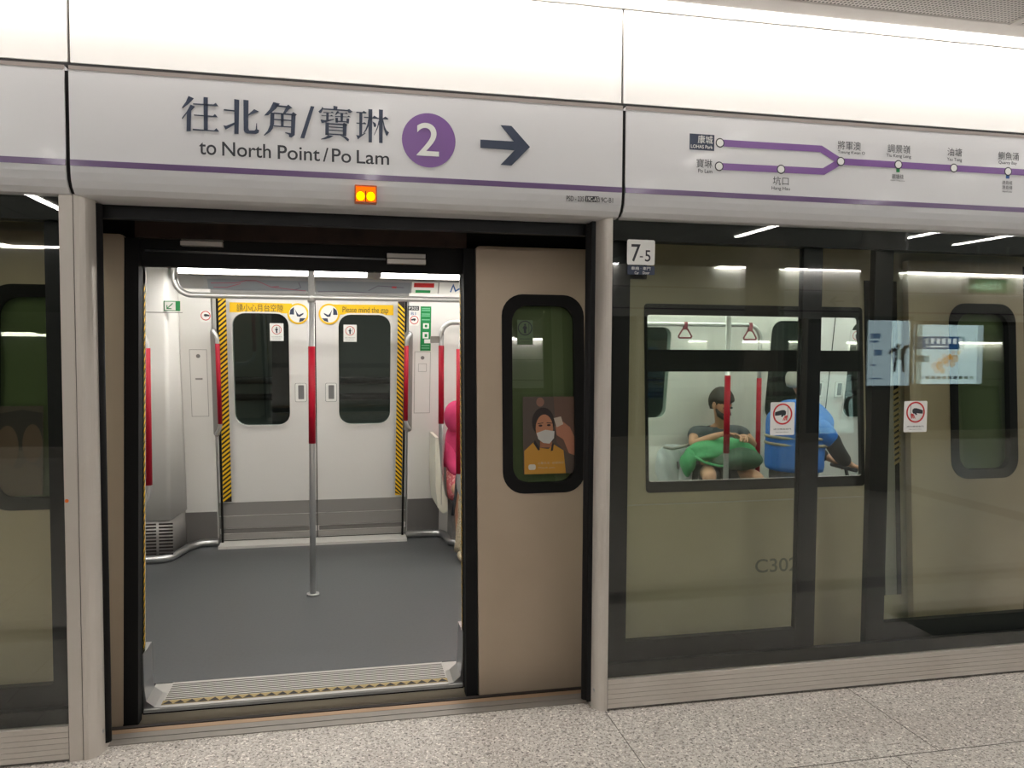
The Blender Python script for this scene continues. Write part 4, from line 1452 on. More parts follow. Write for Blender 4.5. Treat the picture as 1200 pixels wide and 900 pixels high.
# ---- carriage strip lamps
for i, (x0, x1, lab) in enumerate(((PY(203, 320, 3.0).x, PY(430, 322, 3.0).x, 'white strip lamp inside the train, left of the ceiling lamp joint'), (PY(447, 322, 3.0).x, 1.75, 'white strip lamp inside the train, right of the ceiling lamp joint'),
                                   (1.85, 3.6, 'white strip lamp along the carriage ceiling over the seated person'), (3.7, 5.5, 'white strip lamp along the carriage ceiling over the next doorway'))):
    t = thing('carriage_lamp', lab, 'lamp', ((x0 + x1) / 2, 3.02, 2.28), 'carriage ceiling strip lamps')
    MB().prism_x([(2.965, 2.335), (2.97, 2.295), (2.99, 2.276), (3.03, 2.272), (3.06, 2.285), (3.07, 2.335)], x0, x1).done('diffuser', 'train_lamp', t)
    MB().box(x0 - .01, x1 + .01, 3.072, 3.08, 2.262, 2.338).done('hood', 'kick', t)
    MB().box(x0 - .01, x0, 2.965, 3.07, 2.275, 2.338).box(x1, x1 + .01, 2.965, 3.07, 2.275, 2.338).done('end_cap', 'kick', t)
for i, (x0, x1, lab) in enumerate(((-2.8, -.3, 'near-side carriage strip lamp above the doorway, behind the door header'), (-.2, 2.3, 'near-side carriage strip lamp right of the doorway'), (2.4, 5.4, 'near-side carriage strip lamp over the saloon window'))):
    t = thing('carriage_lamp', lab, 'lamp', ((x0 + x1) / 2, .95, 2.28), 'carriage ceiling strip lamps')
    MB().prism_x([(.90, 2.335), (.905, 2.295), (.93, 2.276), (.97, 2.272), (.995, 2.285), (1.0, 2.335)], x0, x1).done('diffuser', 'train_lamp', t)

# ---- line maps and adverts on the cove over the far doors
COVE = (3.30 + .8 * 2.17, -0.8)
vf = plane(COVE)


def cove_panel(name, u0, u1, v0, v1, label, cat, base):
    q0, q1 = PL(u0, v1, COVE), PL(u1, v1 + .013 * (u1 - u0) * 1.0, COVE)
    zt_ = PL(u0, v0, COVE)[1]
    t = thing(name, label, cat, (q0[0], vf(*q0).y, q0[1]))
    MB().poly([(q0[0], q0[1]), (q1[0], q0[1]), (q1[0], zt_), (q0[0], zt_)], vf, .0, .004).done('panel', base, t)
    return t, q0[0], q1[0], q0[1], zt_


t, x0, x1, z0, z1 = cove_panel('line_map', 245, 362, 327, 342.5, 'grey railway line map above the left far door, under the strip lamp', 'map', 'map_grey')
def mline(b, pts, w=.006):
    return band(b, [(x0 + (x1 - x0) * a, z0 + (z1 - z0) * c) for a, c in pts], w, COVE, .004, .0052)
b = MB()
mline(b, [(.03, .7), (.28, .75), (.38, .95), (.48, .95), (.62, .5), (.80, .35), (.97, .25)])
mline(b, [(.05, .4), (.18, .4), (.32, .7)])
mline(b, [(.62, .5), (.70, .55)])
b.done('route_lines', mat('map_red', (150, 84, 100), 0.5), t)
b = MB()
mline(b, [(.03, .12), (.3, .2), (.62, .15), (.97, .1)])
mline(b, [(.9, .9), (.92, .5), (.85, .3)])
b.done('coast_lines', 'map_line', t)
t, x0, x1, z0, z1 = cove_panel('line_map', 370.5, 480.5, 329, 344, 'grey railway line map above the right far door, right of the grab pole', 'map', 'map_grey')
b = MB()
mline(b, [(.02, .15), (.3, .2), (.5, .15), (.9, .1)])
mline(b, [(.55, .3), (.65, .7), (.8, .65), (.93, .6)])
b.done('route_lines', 'map_line', t)
b = MB()
mline(b, [(.80, .62), (.85, .62)], .014)
b.done('route_lines', 'sred', t)
t, x0, x1, z0, z1 = cove_panel('notice', 482, 512.5, 330.5, 344.5, 'white notice with a red banner and a green plate, right of the line map', 'notice', 'paper')
b = MB()
mline(b, [(.08, .75), (.85, .75)], .034)
b.done('red_banner', 'sred', t)
b = MB()
mline(b, [(.15, .22), (.72, .22)], .022)
b.done('green_plate', 'green', t)
t, x0, x1, z0, z1 = cove_panel('notice', 514, 546, 331, 345, 'pale notice with blue print at the right end of the cove', 'notice', 'paper')
b = MB()
mline(b, [(.42, .2), (.5, .8), (.6, .3), (.8, .6)], .012)
b.done('blue_print', 'blue', t)
c = PL(230.5, 330, COVE)
tag(MB().poly(circ(c[0], c[1], .055, 28, .045), vf, 0, .003).done('speaker_grille', 'kick', None), 'round grey speaker grille in the cove left of the line map', 'speaker')

# ---- small signs on the interior walls
q = quad(191.8, 352.5, 206.5, 364.5, CABF)
t = thing('exit_arrow_sign', 'white sign with a green border and diagonal arrow on the white cabinet', 'sign', ((q[0] + q[1]) / 2, 3.1, q[2]))
MB().poly([(q[0], q[2]), (q[1] + .03, q[2]), (q[1] + .03, q[3]), (q[0], q[3])], cf, 0, .002).done('green_border', 'green', t)
MB().poly([(q[0] + .006, q[2] + .006), (q[1] - .004, q[2] + .006), (q[1] - .004, q[3] - .006), (q[0] + .006, q[3] - .006)], cf, .002, .003).done('white_field', 'paper', t)
cx, cz, r = (q[0] + q[1]) / 2, (q[2] + q[3]) / 2, .021
b = MB()
band(b, [(cx + r, cz + r), (cx - r * .8, cz - r * .8)], .007, CABF, .003, .004)
band(b, [(cx - r, cz + r * .3), (cx - r, cz - r), (cx + r * .5, cz - r)], .007, CABF, .003, .0041)
b.done('arrow', 'dgreen', t)


def mini_hand(u, v, rad, pl, flip, label):
    c = PL(u, v, pl)
    f = plane(pl)
    t = thing('round_warning_sticker', label, 'sticker', (c[0], f(*c).y, c[1] - rad), 'round no hands stickers inside the train')
    MB().poly(rr(c[0] - rad * 1.1, c[0] + rad * 1.1, c[1] - rad * 1.35, c[1] + rad * 1.1, .01, 3), f, 0, .001).done('backing', 'paper', t)
    ring(MB(), c[0], c[1], rad, rad * .17, f, .001, .002).done('red_ring', 'sred', t)
    MB().poly([(c[0] + flip * p[0] * rad * .8, c[1] + p[1] * rad * .8) for p in HAND], f, .001, .0021).done('hand', 'ink', t)


mini_hand(241, 370, .038, FL, -1, 'round red no-touching sticker left of the far doors')
mini_hand(485.5, 375, .036, FL, 1, 'round red no-touching sticker right of the far doors')
q = quad(478, 358.5, 491, 363.8, FL)
t = thing('door_code_label', 'small black door code label above the round sticker, right of the far doors', 'label', (q[0], lf(q[0], q[2]).y, q[2]))
MB().poly([(q[0], q[2]), (q[1], q[2]), (q[1], q[3]), (q[0], q[3])], lf, 0, .001).done('plate', 'ink', t)
MB().text('P302', lf, q[0] + .01, q[1] - .01, q[2] + .008, q[3] - .008, .002).done('lettering', 'paper', t)
MB().text('B1', lf, (q[0] + q[1]) / 2 - .02, (q[0] + q[1]) / 2 + .02, q[2] - .04, q[2] - .015, .001).done('lower_lettering', 'blue', t)
q = quad(493, 359, 504.6, 411, FL)
t = thing('emergency_sign', 'tall green emergency instruction sign with white pictograms, right of the far doors', 'sign', (q[0], lf(q[0], q[2]).y, q[2]))
MB().poly([(q[0], q[2]), (q[1], q[2]), (q[1], q[3]), (q[0], q[3])], lf, 0, .002).done('green_board', 'green', t)
H = q[3] - q[2]
W = q[1] - q[0]
for c0, c1, a0, a1 in ((.50, .62, .25, .80), (.28, .42, .22, .78), (.17, .26, .38, 1.12)):
    MB().poly([(q[0] + W * a0, q[2] + H * c0), (q[0] + W * a1, q[2] + H * c0), (q[0] + W * a1, q[2] + H * c1), (q[0] + W * a0, q[2] + H * c1)], lf, .002, .0032).done('white_pictogram', 'paper', t)
b = MB()
for c0 in (.94, .90, .82, .78, .69, .11, .05):
    b.poly([(q[0] + W * .12, q[2] + H * c0), (q[0] + W * .88, q[2] + H * c0), (q[0] + W * .88, q[2] + H * (c0 + .018)), (q[0] + W * .12, q[2] + H * (c0 + .018))], lf, .002, .003)
b.done('text_line', mat('pale_green', (130, 200, 160), 0.5), t)
b = MB()
for c0, c1 in ((.53, .59), (.31, .38)):
    b.poly([(q[0] + W * .4, q[2] + H * c0), (q[0] + W * .65, q[2] + H * c0), (q[0] + W * .65, q[2] + H * c1), (q[0] + W * .4, q[2] + H * c1)], lf, .0032, .004)
b.done('pictogram_detail', 'green', t)

# ---- tunnel wall beyond the far windows
struct(MB().box(-9, 15, 4.6, 4.8, -1, 3.5).done('wall_tunnel', 'tunnel'))
b = MB().tube([(-9, 4.5, 1.37), (15, 4.5, 1.37)], .035, 10).tube([(-9, 4.5, 1.21), (15, 4.5, 1.21)], .035, 10)
for x in (-1.8, -.62, .75, 2.2, 3.9, 5.3):
    b.box(x - .09, x + .09, 4.42, 4.6, -1, 3.5)
struct(b.done('trim_6', 'black'))
t = thing('tunnel_fill_light', 'added fill light strip high on the tunnel wall behind the carriage, out of sight', 'lamp', (2, 4.4, 3.3))  # unseen light added to brighten the wall behind the far windows
MB().box(-3, 7, 4.36, 4.44, 3.28, 3.33).done('tube', lamp_mat('tunnel_fill_light', (220, 235, 225), 18), t)


# ================================================================== PEOPLE
def skin(name, chains, material, parent, sub=2, root=0):
    """one continuous skinned surface; chains = lists of (key, co, radius); equal keys share a joint"""
    keys, co, rad, ed = {}, [], [], []
    for ch in chains:
        prev = None
        for k in ch:
            if isinstance(k, str):
                i = keys[k]
            else:
                key, c, r = k
                if key is None or key not in keys:
                    i = len(co)
                    co.append(Vector(c))
                    rad.append(r)
                    if key is not None:
                        keys[key] = i
                else:
                    i = keys[key]
            if prev is not None and prev != i:
                ed.append((prev, i))
            prev = i
    base = root_loc(parent)
    me = bpy.data.meshes.new(name)
    me.from_pydata([c - base for c in co], ed, [])
    me.update()
    o = bpy.data.objects.new(name, me)
    COL.objects.link(o)
    o.parent = parent
    me.materials.append(M[material] if isinstance(material, str) else material)
    md = o.modifiers.new('skin', 'SKIN')
    md.use_smooth_shade = True
    for i, r in enumerate(rad):
        sv = me.skin_vertices[0].data[i]
        sv.radius = r if isinstance(r, tuple) else (r, r)
        sv.use_root = (i == root)
    s = o.modifiers.new('smooth', 'SUBSURF')
    s.levels = sub
    s.render_levels = sub
    return o


def hand_chains(wkey, wrist, dirv, side, up, size=1.0):
    """palm, four unequal bent fingers and a thumb; dirv = finger direction, side = thumb side"""
    d, s, u = Vector(dirv).normalized(), Vector(side).normalized(), Vector(up).normalized()
    w = Vector(wrist)
    palm = w + d * .065 * size
    kn = w + d * .085 * size
    out = [[wkey, (wkey + 'p', palm, (.030 * size, .017 * size))]]
    for k, (off, ln) in enumerate(((.030, .070), (.010, .080), (-.010, .074), (-.029, .058))):
        a = kn + s * off * size
        out.append([wkey + 'p', (None, a + d * .012 * size, .0105 * size), (None, a + d * ln * .55 * size - u * .008 * size, .0095 * size), (None, a + d * ln * .9 * size - u * .032 * size, .008 * size)])
    t0 = w + d * .03 * size + s * .03 * size
    out.append([wkey, (None, t0, .012 * size), (None, t0 + d * .03 * size + s * .022 * size - u * .01 * size, .0105 * size), (None, t0 + d * .058 * size + s * .02 * size - u * .022 * size, .009 * size)])
    return out


def face(parent, c, fwd, up, s=1.0, skin_m='skin', mask=None, beard=False, eyes=True):
    """nose, ears, eyes and mouth set on a head centred at c"""
    f, u = Vector(fwd).normalized(), Vector(up).normalized()
    r = f.cross(u).normalized()
    c = Vector(c)
    P = lambda a, b_, d: c + r * a * s + u * b_ * s + f * d * s
    if not mask:
        b = MB()
        b.tube([P(0, .018, .082), P(0, -.012, .103), P(0, -.025, .098), P(0, -.03, .08)], .012, 8, [.008, .014, .014, .008])
        b.done('nose', skin_m, parent)
        b = MB()
        b.tube([P(-.026, -.058, .078), P(0, -.054, .091), P(.026, -.058, .078)], .006, 8)
        b.done('mouth', mat('lips', (150, 92, 84), .5), parent)
    for sg in (-1, 1):
        b = MB()
        q = P(sg * .074, -.002, -.005)
        b.blob(q, (.014 * s, .022 * s, .032 * s), nu=12, nv=8)
        b.done('ear', skin_m, parent)
        if eyes:
            b = MB()
            b.blob(P(sg * .031, .016, .078), (.013 * s, .013 * s, .009 * s), nu=12, nv=8)
            b.done('eye', 'ink', parent)


def hair_cap(parent, c, fwd, up, rad, cut, material, name='hair'):
    """shell over the top and back of the head"""
    f, u = Vector(fwd).normalized(), Vector(up).normalized()
    r = f.cross(u).normalized()
    c = Vector(c)
    b = MB()

    def fn(n, p):
        # n in local (right, forward, up); pull the front-lower part inside the head
        a, d, h = n.x, n.y, n.z
        k = 1.0 - 0.26 * min(1.0, max(0.0, (cut(d) - h) / .16))
        k *= 1 + .018 * math.sin(23 * a + 9 * h) + .014 * math.sin(31 * d - 11 * a)
        v = Vector((a * rad[0] * k, d * rad[1] * k, h * rad[2] * k))
        return r * v.x + f * v.y + u * v.z
    b.blob(c, (1, 1, 1), fn, 28, 20)
    return b.done(name, material, parent)


# ---- seated person with a green bag on the lap
base = PY(850, 500, 3.2)
mx = base.x
pr_ = thing('person', 'seated person with dark hair in grey T-shirt, hands resting on a green bag', 'person', (mx, 3.25, 0.0))
hc = Vector((PY(846, 474, 3.12).x, 3.12, PY(846, 474, 3.12).z))
sL = Vector((PY(815, 503, 3.22).x, 3.24, PY(815, 506, 3.22).z))
sR = Vector((PY(868, 503, 3.22).x + .02, 3.24, sL.z))
nk = Vector(((sL.x + sR.x) / 2 + .01, 3.21, sL.z + .05))
wl = PY(846, 508, 2.90)
wr_ = PY(872, 511, 2.93)
eL = Vector((PY(812, 521, 3.08).x, 3.08, PY(812, 521, 3.08).z))
eR = Vector((PY(877, 522, 3.10).x + .05, 3.10, PY(877, 522, 3.10).z))
kL = PY(832, 551, 2.72)
kR = PY(890, 554, 2.72)
cxm = (sL.x + sR.x) / 2
ch = [
    [('pel', (cxm, 3.27, .52), (.16, .12)), ('sp', (cxm, 3.30, .70), (.15, .115)), ('ch', (cxm, 3.28, sL.z - .08), (.17, .12)), ('cl', (cxm, 3.245, sL.z + .005), (.09, .075)), ('nk', nk, .056), ('hb', nk + (hc - nk) * .55 + Vector((0, -.01, 0)), (.07, .075)), ('hm', hc + Vector((0, .0, .0)), (.087, .10)), ('ht', hc + Vector((.0, .01, .075)), (.076, .09))],
    ['ch', ('sL', sL, .062), ('uL', (sL + eL) / 2, .05), ('eL', eL, .043), ('fL', (eL + wl) / 2, .039), ('wL', wl, .026)],
    ['ch', ('sR', sR, .062), ('uR', (sR + eR) / 2, .05), ('eR', eR, .043), ('fR', (eR + wr_) / 2, .039), ('wR', wr_, .026)],
    ['pel', ('hL', (cxm - .11, 3.20, .52), .09), ('tL', ((cxm - .11 + kL.x) / 2, 3.0, (.54 + kL.z) / 2), .078), ('kL', kL - Vector((0, 0, .05)), .062), ('cL', (kL.x, 2.80, .32), .055), ('aL', (kL.x, 2.83, .09), .038), ('fLt', (kL.x - .01, 2.72, .045), .036), (None, (kL.x - .015, 2.63, .035), .03)],
    ['pel', ('hR', (cxm + .11, 3.20, .52), .09), ('tR', ((cxm + .11 + kR.x) / 2, 3.0, (.54 + kR.z) / 2), .078), ('kR', kR - Vector((0, 0, .05)), .062), ('cR', (kR.x, 2.80, .32), .055), ('aR', (kR.x, 2.83, .09), .038), ('fRt', (kR.x + .01, 2.72, .045), .036), (None, (kR.x + .015, 2.63, .035), .03)],
]
ch += hand_chains('wL', wl, (1, -.25, -.06), (0, -1, .3), (0, 0, 1))
ch += hand_chains('wR', wr_, (-.5, -.9, -.05), (-.9, .4, .2), (0, 0, 1))
body = skin('body', ch, 'skin', pr_)
fwd, up = Vector((.12, -.90, -.42)), Vector((.02, -.40, .92))
face(pr_, hc + Vector((0, -.01, -.005)), fwd, up, 1.12)
hair_cap(pr_, hc + Vector((0, .012, .03)), fwd, up, (.112, .126, .132), lambda d: .30 - .25 * max(0, .5 - d) if d > .1 else (-.3 if d > -.2 else -.75), 'hair')
b = MB()
r_ = fwd.cross(up).normalized()
b.tube([hc + r_ * -.062 + fwd * .02 + up * -.03, hc + r_ * -.05 + fwd * .062 + up * -.065, hc + fwd * .082 + up * -.085, hc + r_ * .05 + fwd * .062 + up * -.065, hc + r_ * .062 + fwd * .02 + up * -.03], .02, 10, [.012, .026, .034, .026, .012])
b.done('beard', 'hair', pr_)
cl = [
    [('pel', (cxm, 3.27, .50), (.175, .135)), ('sp', (cxm, 3.30, .70), (.168, .132)), ('ch', (cxm, 3.28, sL.z - .08), (.185, .135)), ('cl', (cxm, 3.245, sL.z + .0), (.105, .09))],
    ['ch', ('sL', sL + Vector((0, 0, -.005)), .078), ('uL', sL + (eL - sL) * .62, .072)],
    ['ch', ('sR', sR + Vector((0, 0, -.005)), .078), ('uR', sR + (eR - sR) * .62, .072)],
]
skin('t_shirt', cl, 'tee', pr_)
cl = [
    [('pel', (cxm, 3.25, .51), (.17, .13)), ('hL', (cxm - .11, 3.18, .53), .105), ('tL', (kL.x * .75 + (cxm - .11) * .25, 2.90, kL.z - .06), .088)],
    ['pel', ('hR', (cxm + .11, 3.18, .53), .105), ('tR', (kR.x * .75 + (cxm + .11) * .25, 2.90, kR.z - .06), .088)],
]
skin('shorts', cl, 'shorts', pr_)
for k, s in ((kL, -1), (kR, 1)):
    MB().blob((k.x + s * .012, 2.71, .045), (.05, .14, .048), lambda n, p: Vector((p.x, p.y, max(p.z, -.044)))).done('shoe', 'shoe', pr_)


def lump(c, rad, seed, amp, fn2=None):
    rnd = random.Random(seed)
    ws = [(Vector((rnd.uniform(-4, 4), rnd.uniform(-4, 4), rnd.uniform(-4, 4))), rnd.uniform(0, 6)) for _ in range(7)]

    def fn(n, p):
        k = 1 + amp * sum(math.sin(w.dot(n) + a) for w, a in ws) / 3
        q = p * k
        return fn2(n, q) if fn2 else q
    return MB().blob(c, rad, fn, 36, 24)


# green bag on the lap: nylon upper, dark mesh lower, strap
g0, g1 = PY(806, 530, 2.93), PY(893, 530, 2.93)
gc = PY(850, 531, 2.93)
t = thing('lap_bag', 'lumpy green nylon bag with darker mesh bottom on the lap of the seated person', 'bag', (gc.x, 2.93, gc.z - .12))
lump(gc + Vector((0, 0.05, .02)), ((g1.x - g0.x) / 2, .15, .11), 5, .10, lambda n, q: Vector((q.x, q.y, q.z * (.8 if n.z < 0 else 1) - .05 * n.x * n.x))).done('upper', 'bag_green', t)
lump(gc + Vector((.10, .0, -.05)), ((g1.x - g0.x) / 2 * .72, .16, .115), 9, .12).done('mesh_pocket', 'bag_dark', t)
gl = PY(806, 540, 2.93)
lump(gl + Vector((.02, 0.03, -.02)), (.06, .09, .12), 12, .12).done('side_pocket', 'bag_green', t)
MB().tube([gl + Vector((.02, -.08, .05)), gl + Vector((.1, -.14, .0)), gl + Vector((.22, -.15, -.03)), gl + Vector((.32, -.14, -.03))], .011, 8).done('strap', 'bag_green', t)

# silver-grey bag on the seat beside
a_, c_ = PY(770, 520, 3.2), PY(806, 566, 3.2)
bx = (a_.x + c_.x) / 2
zb0 = .45
t = thing('shopping_bag', 'crumpled silver-grey bag on the bench left of the seated person', 'bag', (bx, 3.2, zb0))
hw, hh = (c_.x - a_.x) / 2, (a_.z - zb0)


def bagfn(n, q):
    z = q.z
    x = q.x * (1.08 - .22 * (z + .5) ** 2 if z > -.5 else 1.05)
    x = max(min(x, hw), -hw)
    wr = .014 * math.sin(9 * n.x + 7 * n.z) + .012 * math.sin(17 * n.x - 6 * n.z)
    return Vector((x * 1.0, q.y + wr, z))


lump((bx, 3.2, zb0 + hh / 2 - .01), (hw * 1.12, .10, hh * .56), 21, .05, lambda n, q: Vector((max(min(q.x, hw), -hw), q.y + .014 * math.sin(11 * n.x + 6 * n.z), max(min(q.z, hh * .5), -hh * .5)))).done('bag_body', 'bag_grey', t)
MB().tube([(bx - hw * .8, 3.13, zb0 + hh - .02), (bx - hw * .3, 3.105, zb0 + hh - .035), (bx + hw * .3, 3.11, zb0 + hh - .02), (bx + hw * .9, 3.13, zb0 + hh)], .014, 8).done('rim', 'kick', t)
MB().tube([(bx, 3.09, zb0 + hh * .62), (bx + .004, 3.085, zb0 + hh * .45)], .008, 8).done('toggle', 'ink', t)
lump((bx + hw * .5, 3.10, zb0 + hh * .3), (hw * .42, .03, hh * .3), 33, .08).done('front_pocket', 'bag_grey', t)

# ---- stooped standing person in a blue jacket, facing right, hands on a walking frame grip
by = 2.0
P_ = lambda u, v: PY(u, v, by)
o0 = P_(937, 500)
bl = thing('person', 'stooped person in a bright blue jacket facing right, partly behind the first dark stile', 'person', (o0.x, by, 0))
sh = P_(936, 477)
hp = P_(925, 552)
hd_ = P_(938, 449)
el = P_(962, 524)
wr2 = P_(983, 541)
ft = Vector((hp.x, by, 0))
ch = [
    [('pel', (hp.x, by, hp.z), (.10, .09)), ('sp', (hp.x + .0, by, (hp.z + sh.z) / 2), (.11, .12)), ('ch', (sh.x - .02, by, sh.z - .12), (.10, .11)), ('cl', (sh.x + .03, by, sh.z + .02), (.08, .09)), ('nk', (sh.x + .05, by, sh.z + .06), .056), ('hb', hd_ + Vector((.03, 0, -.055)), (.064, .068)), ('hm', hd_ + Vector((.01, 0, 0)), (.078, .09)), ('ht', hd_ + Vector((-.005, 0, .07)), (.066, .078))],
    ['ch', ('sA', (sh.x - .0, by - .16, sh.z - .09), .05), ('uA', ((sh.x + el.x) / 2, by - .21, (sh.z + el.z) / 2 - .02), .045), ('eA', (el.x, by - .2, el.z), .044), ('wA', (wr2.x, by - .12, wr2.z), .028)],
    ['ch', ('sB', (sh.x - .0, by + .16, sh.z - .09), .05), ('uB', ((sh.x + el.x) / 2, by + .21, (sh.z + el.z) / 2 - .02), .045), ('eB', (el.x, by + .2, el.z), .044), ('wB', (wr2.x, by + .10, wr2.z), .028)],
    ['pel', ('hA', (hp.x, by - .09, hp.z - .08), .075), ('kA', (hp.x + .03, by - .1, .42), .065), ('aA', (hp.x - .01, by - .1, .09), .042), ('tA', (hp.x + .1, by - .1, .045), .038), (None, (hp.x + .17, by - .1, .035), .03)],
    ['pel', ('hB', (hp.x, by + .09, hp.z - .08), .075), ('kB', (hp.x + .03, by + .1, .42), .065), ('aB', (hp.x - .01, by + .1, .09), .042), ('tB', (hp.x + .1, by + .1, .045), .038), (None, (hp.x + .17, by + .1, .035), .03)],
]
ch += hand_chains('wA', (wr2.x, by - .12, wr2.z), (.9, .05, -.35), (0, 1, .2), (.3, 0, 1))
ch += hand_chains('wB', (wr2.x, by + .10, wr2.z), (.9, -.05, -.35), (0, -1, .2), (.3, 0, 1))
skin('body', ch, 'skin', bl)
fwd, up = Vector((.93, 0, -.36)), Vector((.36, 0, .93))
face(bl, hd_ + Vector((.01, 0, -.005)), fwd, up)
hair_cap(bl, hd_ + Vector((-.006, 0, .03)), fwd, up, (.094, .108, .112), lambda d: .15 if d > .3 else (-.3 if d > -.2 else -.75), 'white_hair')
x_back = P_(905, 500).x
zt_, zb_ = P_(935, 466).z, P_(935, 551).z


def jfn(n, q):
    zz = n.z
    x = q.x * (1.0 + .06 * zz)
    if n.x < 0:
        x = q.x * (1.06 if zz < .6 else .8)
    return Vector((x, q.y + .006 * math.sin(14 * n.z + 5 * n.x), q.z))


jc = Vector(((x_back + P_(968, 495).x) / 2, by, (zt_ + zb_) / 2))
hwj = (P_(968, 495).x - x_back) / 2
prof = [(zb_, .98), (zb_ + .02, 1.0), (zb_ + .2, 1.0), (jc.z, 1.02), (jc.z + .12, 1.04), (zt_ - .12, .92), (zt_ - .05, .66), (zt_ - .01, .40)]
b = MB()
rings = []
for z, k in prof:
    row = []
    for j in range(28):
        a = 2 * math.pi * j / 28
        sx = math.cos(a)
        lean = 0.0 if sx < 0 else (-.07 if z < jc.z - .05 else .0)
        ex = abs(sx) ** .7 * (1 if sx > 0 else -1)
        row.append(b.bm.verts.new((jc.x - .02 * (z < jc.z) + hwj * k * ex + lean * abs(sx) + .008 * math.sin(5 * a + 9 * z), by + .235 * k * math.sin(a), z)))
    rings.append(row)
for k in range(len(rings) - 1):
    for j in range(28):
        b.bm.faces.new((rings[k][j], rings[k][(j + 1) % 28], rings[k + 1][(j + 1) % 28], rings[k + 1][j])).smooth = True
b.bm.faces.new(rings[0][::-1])
b.bm.faces.new(rings[-1])
o = b.done('jacket', 'jacket', bl)
ms = o.modifiers.new('smooth', 'SUBSURF'); ms.levels = 1; ms.render_levels = 1
b = MB()
for z in (P_(920, 511).z, P_(920, 519).z):
    pts = [(jc.x - .012 + hwj * 1.03 * math.cos(a), by + .243 * math.sin(a), z) for a in [2 * math.pi * j / 24 for j in range(25)]]
    b.tube(pts, .012, 6)
b.done('reflective_band', mat('band_tan', (150, 140, 120), .6), bl)
for s in (-1, 1):
    skin('sleeve', [[('a', (sh.x + .0, by + s * .17, sh.z - .09), .085), ('b', ((sh.x + el.x) / 2, by + s * .21, (sh.z + el.z) / 2 - .02), .085), ('c', (sh.x + (el.x - sh.x) * .85, by + s * .205, sh.z + (el.z - sh.z) * .85 - .01), .07)]], 'jacket', bl)
    skin('lower_sleeve', [[('b', ((sh.x + el.x) / 2 + .02, by + s * .22, (sh.z + el.z) / 2 - .03), .066), ('c', (el.x + .0, by + s * .2, el.z), .064), ('d', (wr2.x - .01, by + s * .12, wr2.z + .0), .052)]], 'sleeve', bl)
skin('trousers', [[('w', (hp.x, by, hp.z + .16), (.17, .16)), ('p', (hp.x, by, hp.z - .02), (.18, .18)), ('a', (hp.x, by - .1, hp.z - .14), .11), ('b', (hp.x + .03, by - .1, .42), .085), ('c', (hp.x, by - .1, .12), .07)],
                  ['p', ('d', (hp.x, by + .1, hp.z - .14), .11), ('e', (hp.x + .03, by + .1, .42), .085), ('f', (hp.x, by + .1, .12), .07)]], 'trouser', bl)
for s in (-1, 1):
    MB().blob((hp.x + .08, by + s * .1, .045), (.14, .05, .048), lambda n, p: Vector((p.x, p.y, max(p.z, -.044)))).done('shoe', 'shoe', bl)
t = thing('walking_stick', 'dark walking stick held out by the blue-jacketed person', 'stick', (wr2.x + .15, by, 0))
tp_ = Vector((wr2.x + .06, by, wr2.z - .045))
MB().tube([tp_ + Vector((-.02, -.16, .0)), tp_ + Vector((-.02, .15, .0))], .016, 10).done('handle', 'ink', t)
MB().tube([tp_, (tp_.x + .20, by, .03)], .014, 10).done('shaft', 'ink', t)
MB().tube([(tp_.x + .198, by, .04), (tp_.x + .204, by, .002)], .02, 10).done('rubber_foot', 'rubber', t)

# ---- passenger in pink seated on the bench end
pkx = 1.0
pk = thing('person', 'seated passenger in pink headscarf and patterned pink clothes behind the doorway edge', 'person', (pkx, 3.25, 0))
hz = PY(533, 488, 3.12).z
hc = Vector((PY(535, 488, 3.10).x, 3.10, hz - .02))
ch = [
    [('pel', (pkx, 3.27, .53), (.16, .12)), ('sp', (pkx, 3.29, .70), (.135, .11)), ('ch', (pkx, 3.26, .88), (.14, .11)), ('cl', (pkx, 3.22, .97), (.08, .07)), ('nk', (pkx - .05, 3.17, 1.02), .05), ('hb', (hc.x, hc.y + .02, hc.z - .06), (.062, .066)), ('hm', hc, (.072, .086)), ('ht', hc + Vector((0, .015, .065)), (.062, .074))],
    ['ch', ('sL', (pkx - .13, 3.26, .93), .045), ('eL', (pkx - .14, 3.12, .70), .04), ('wL', (pkx - .09, 2.96, .64), .027)],
    ['ch', ('sR', (pkx + .16, 3.24, .93), .055), ('eR', (pkx + .20, 3.10, .70), .043), ('wR', (pkx + .09, 2.96, .64), .027)],
    ['pel', ('hL', (pkx - .1, 3.18, .53), .085), ('kL', (pkx - .1, 2.83, .54), .062), ('aL', (pkx - .1, 2.86, .10), .038), ('tL', (pkx - .1, 2.77, .045), .034), (None, (pkx - .1, 2.68, .035), .028)],
    ['pel', ('hR', (pkx + .1, 3.18, .53), .085), ('kR', (pkx + .1, 2.83, .54), .062), ('aR', (pkx + .1, 2.86, .10), .038), ('tR', (pkx + .1, 2.77, .045), .034), (None, (pkx + .1, 2.68, .035), .028)],
]
ch += hand_chains('wL', (pkx - .09, 2.96, .64), (.5, -.8, -.15), (.8, .5, 0), (0, 0, 1), .92)
ch += hand_chains('wR', (pkx + .09, 2.96, .64), (-.5, -.8, -.15), (-.8, .5, 0), (0, 0, 1), .92)
skin('body', ch, 'skin', pk)
face(pk, hc, (.85, -.40, -.32), (.28, -.15, .95))


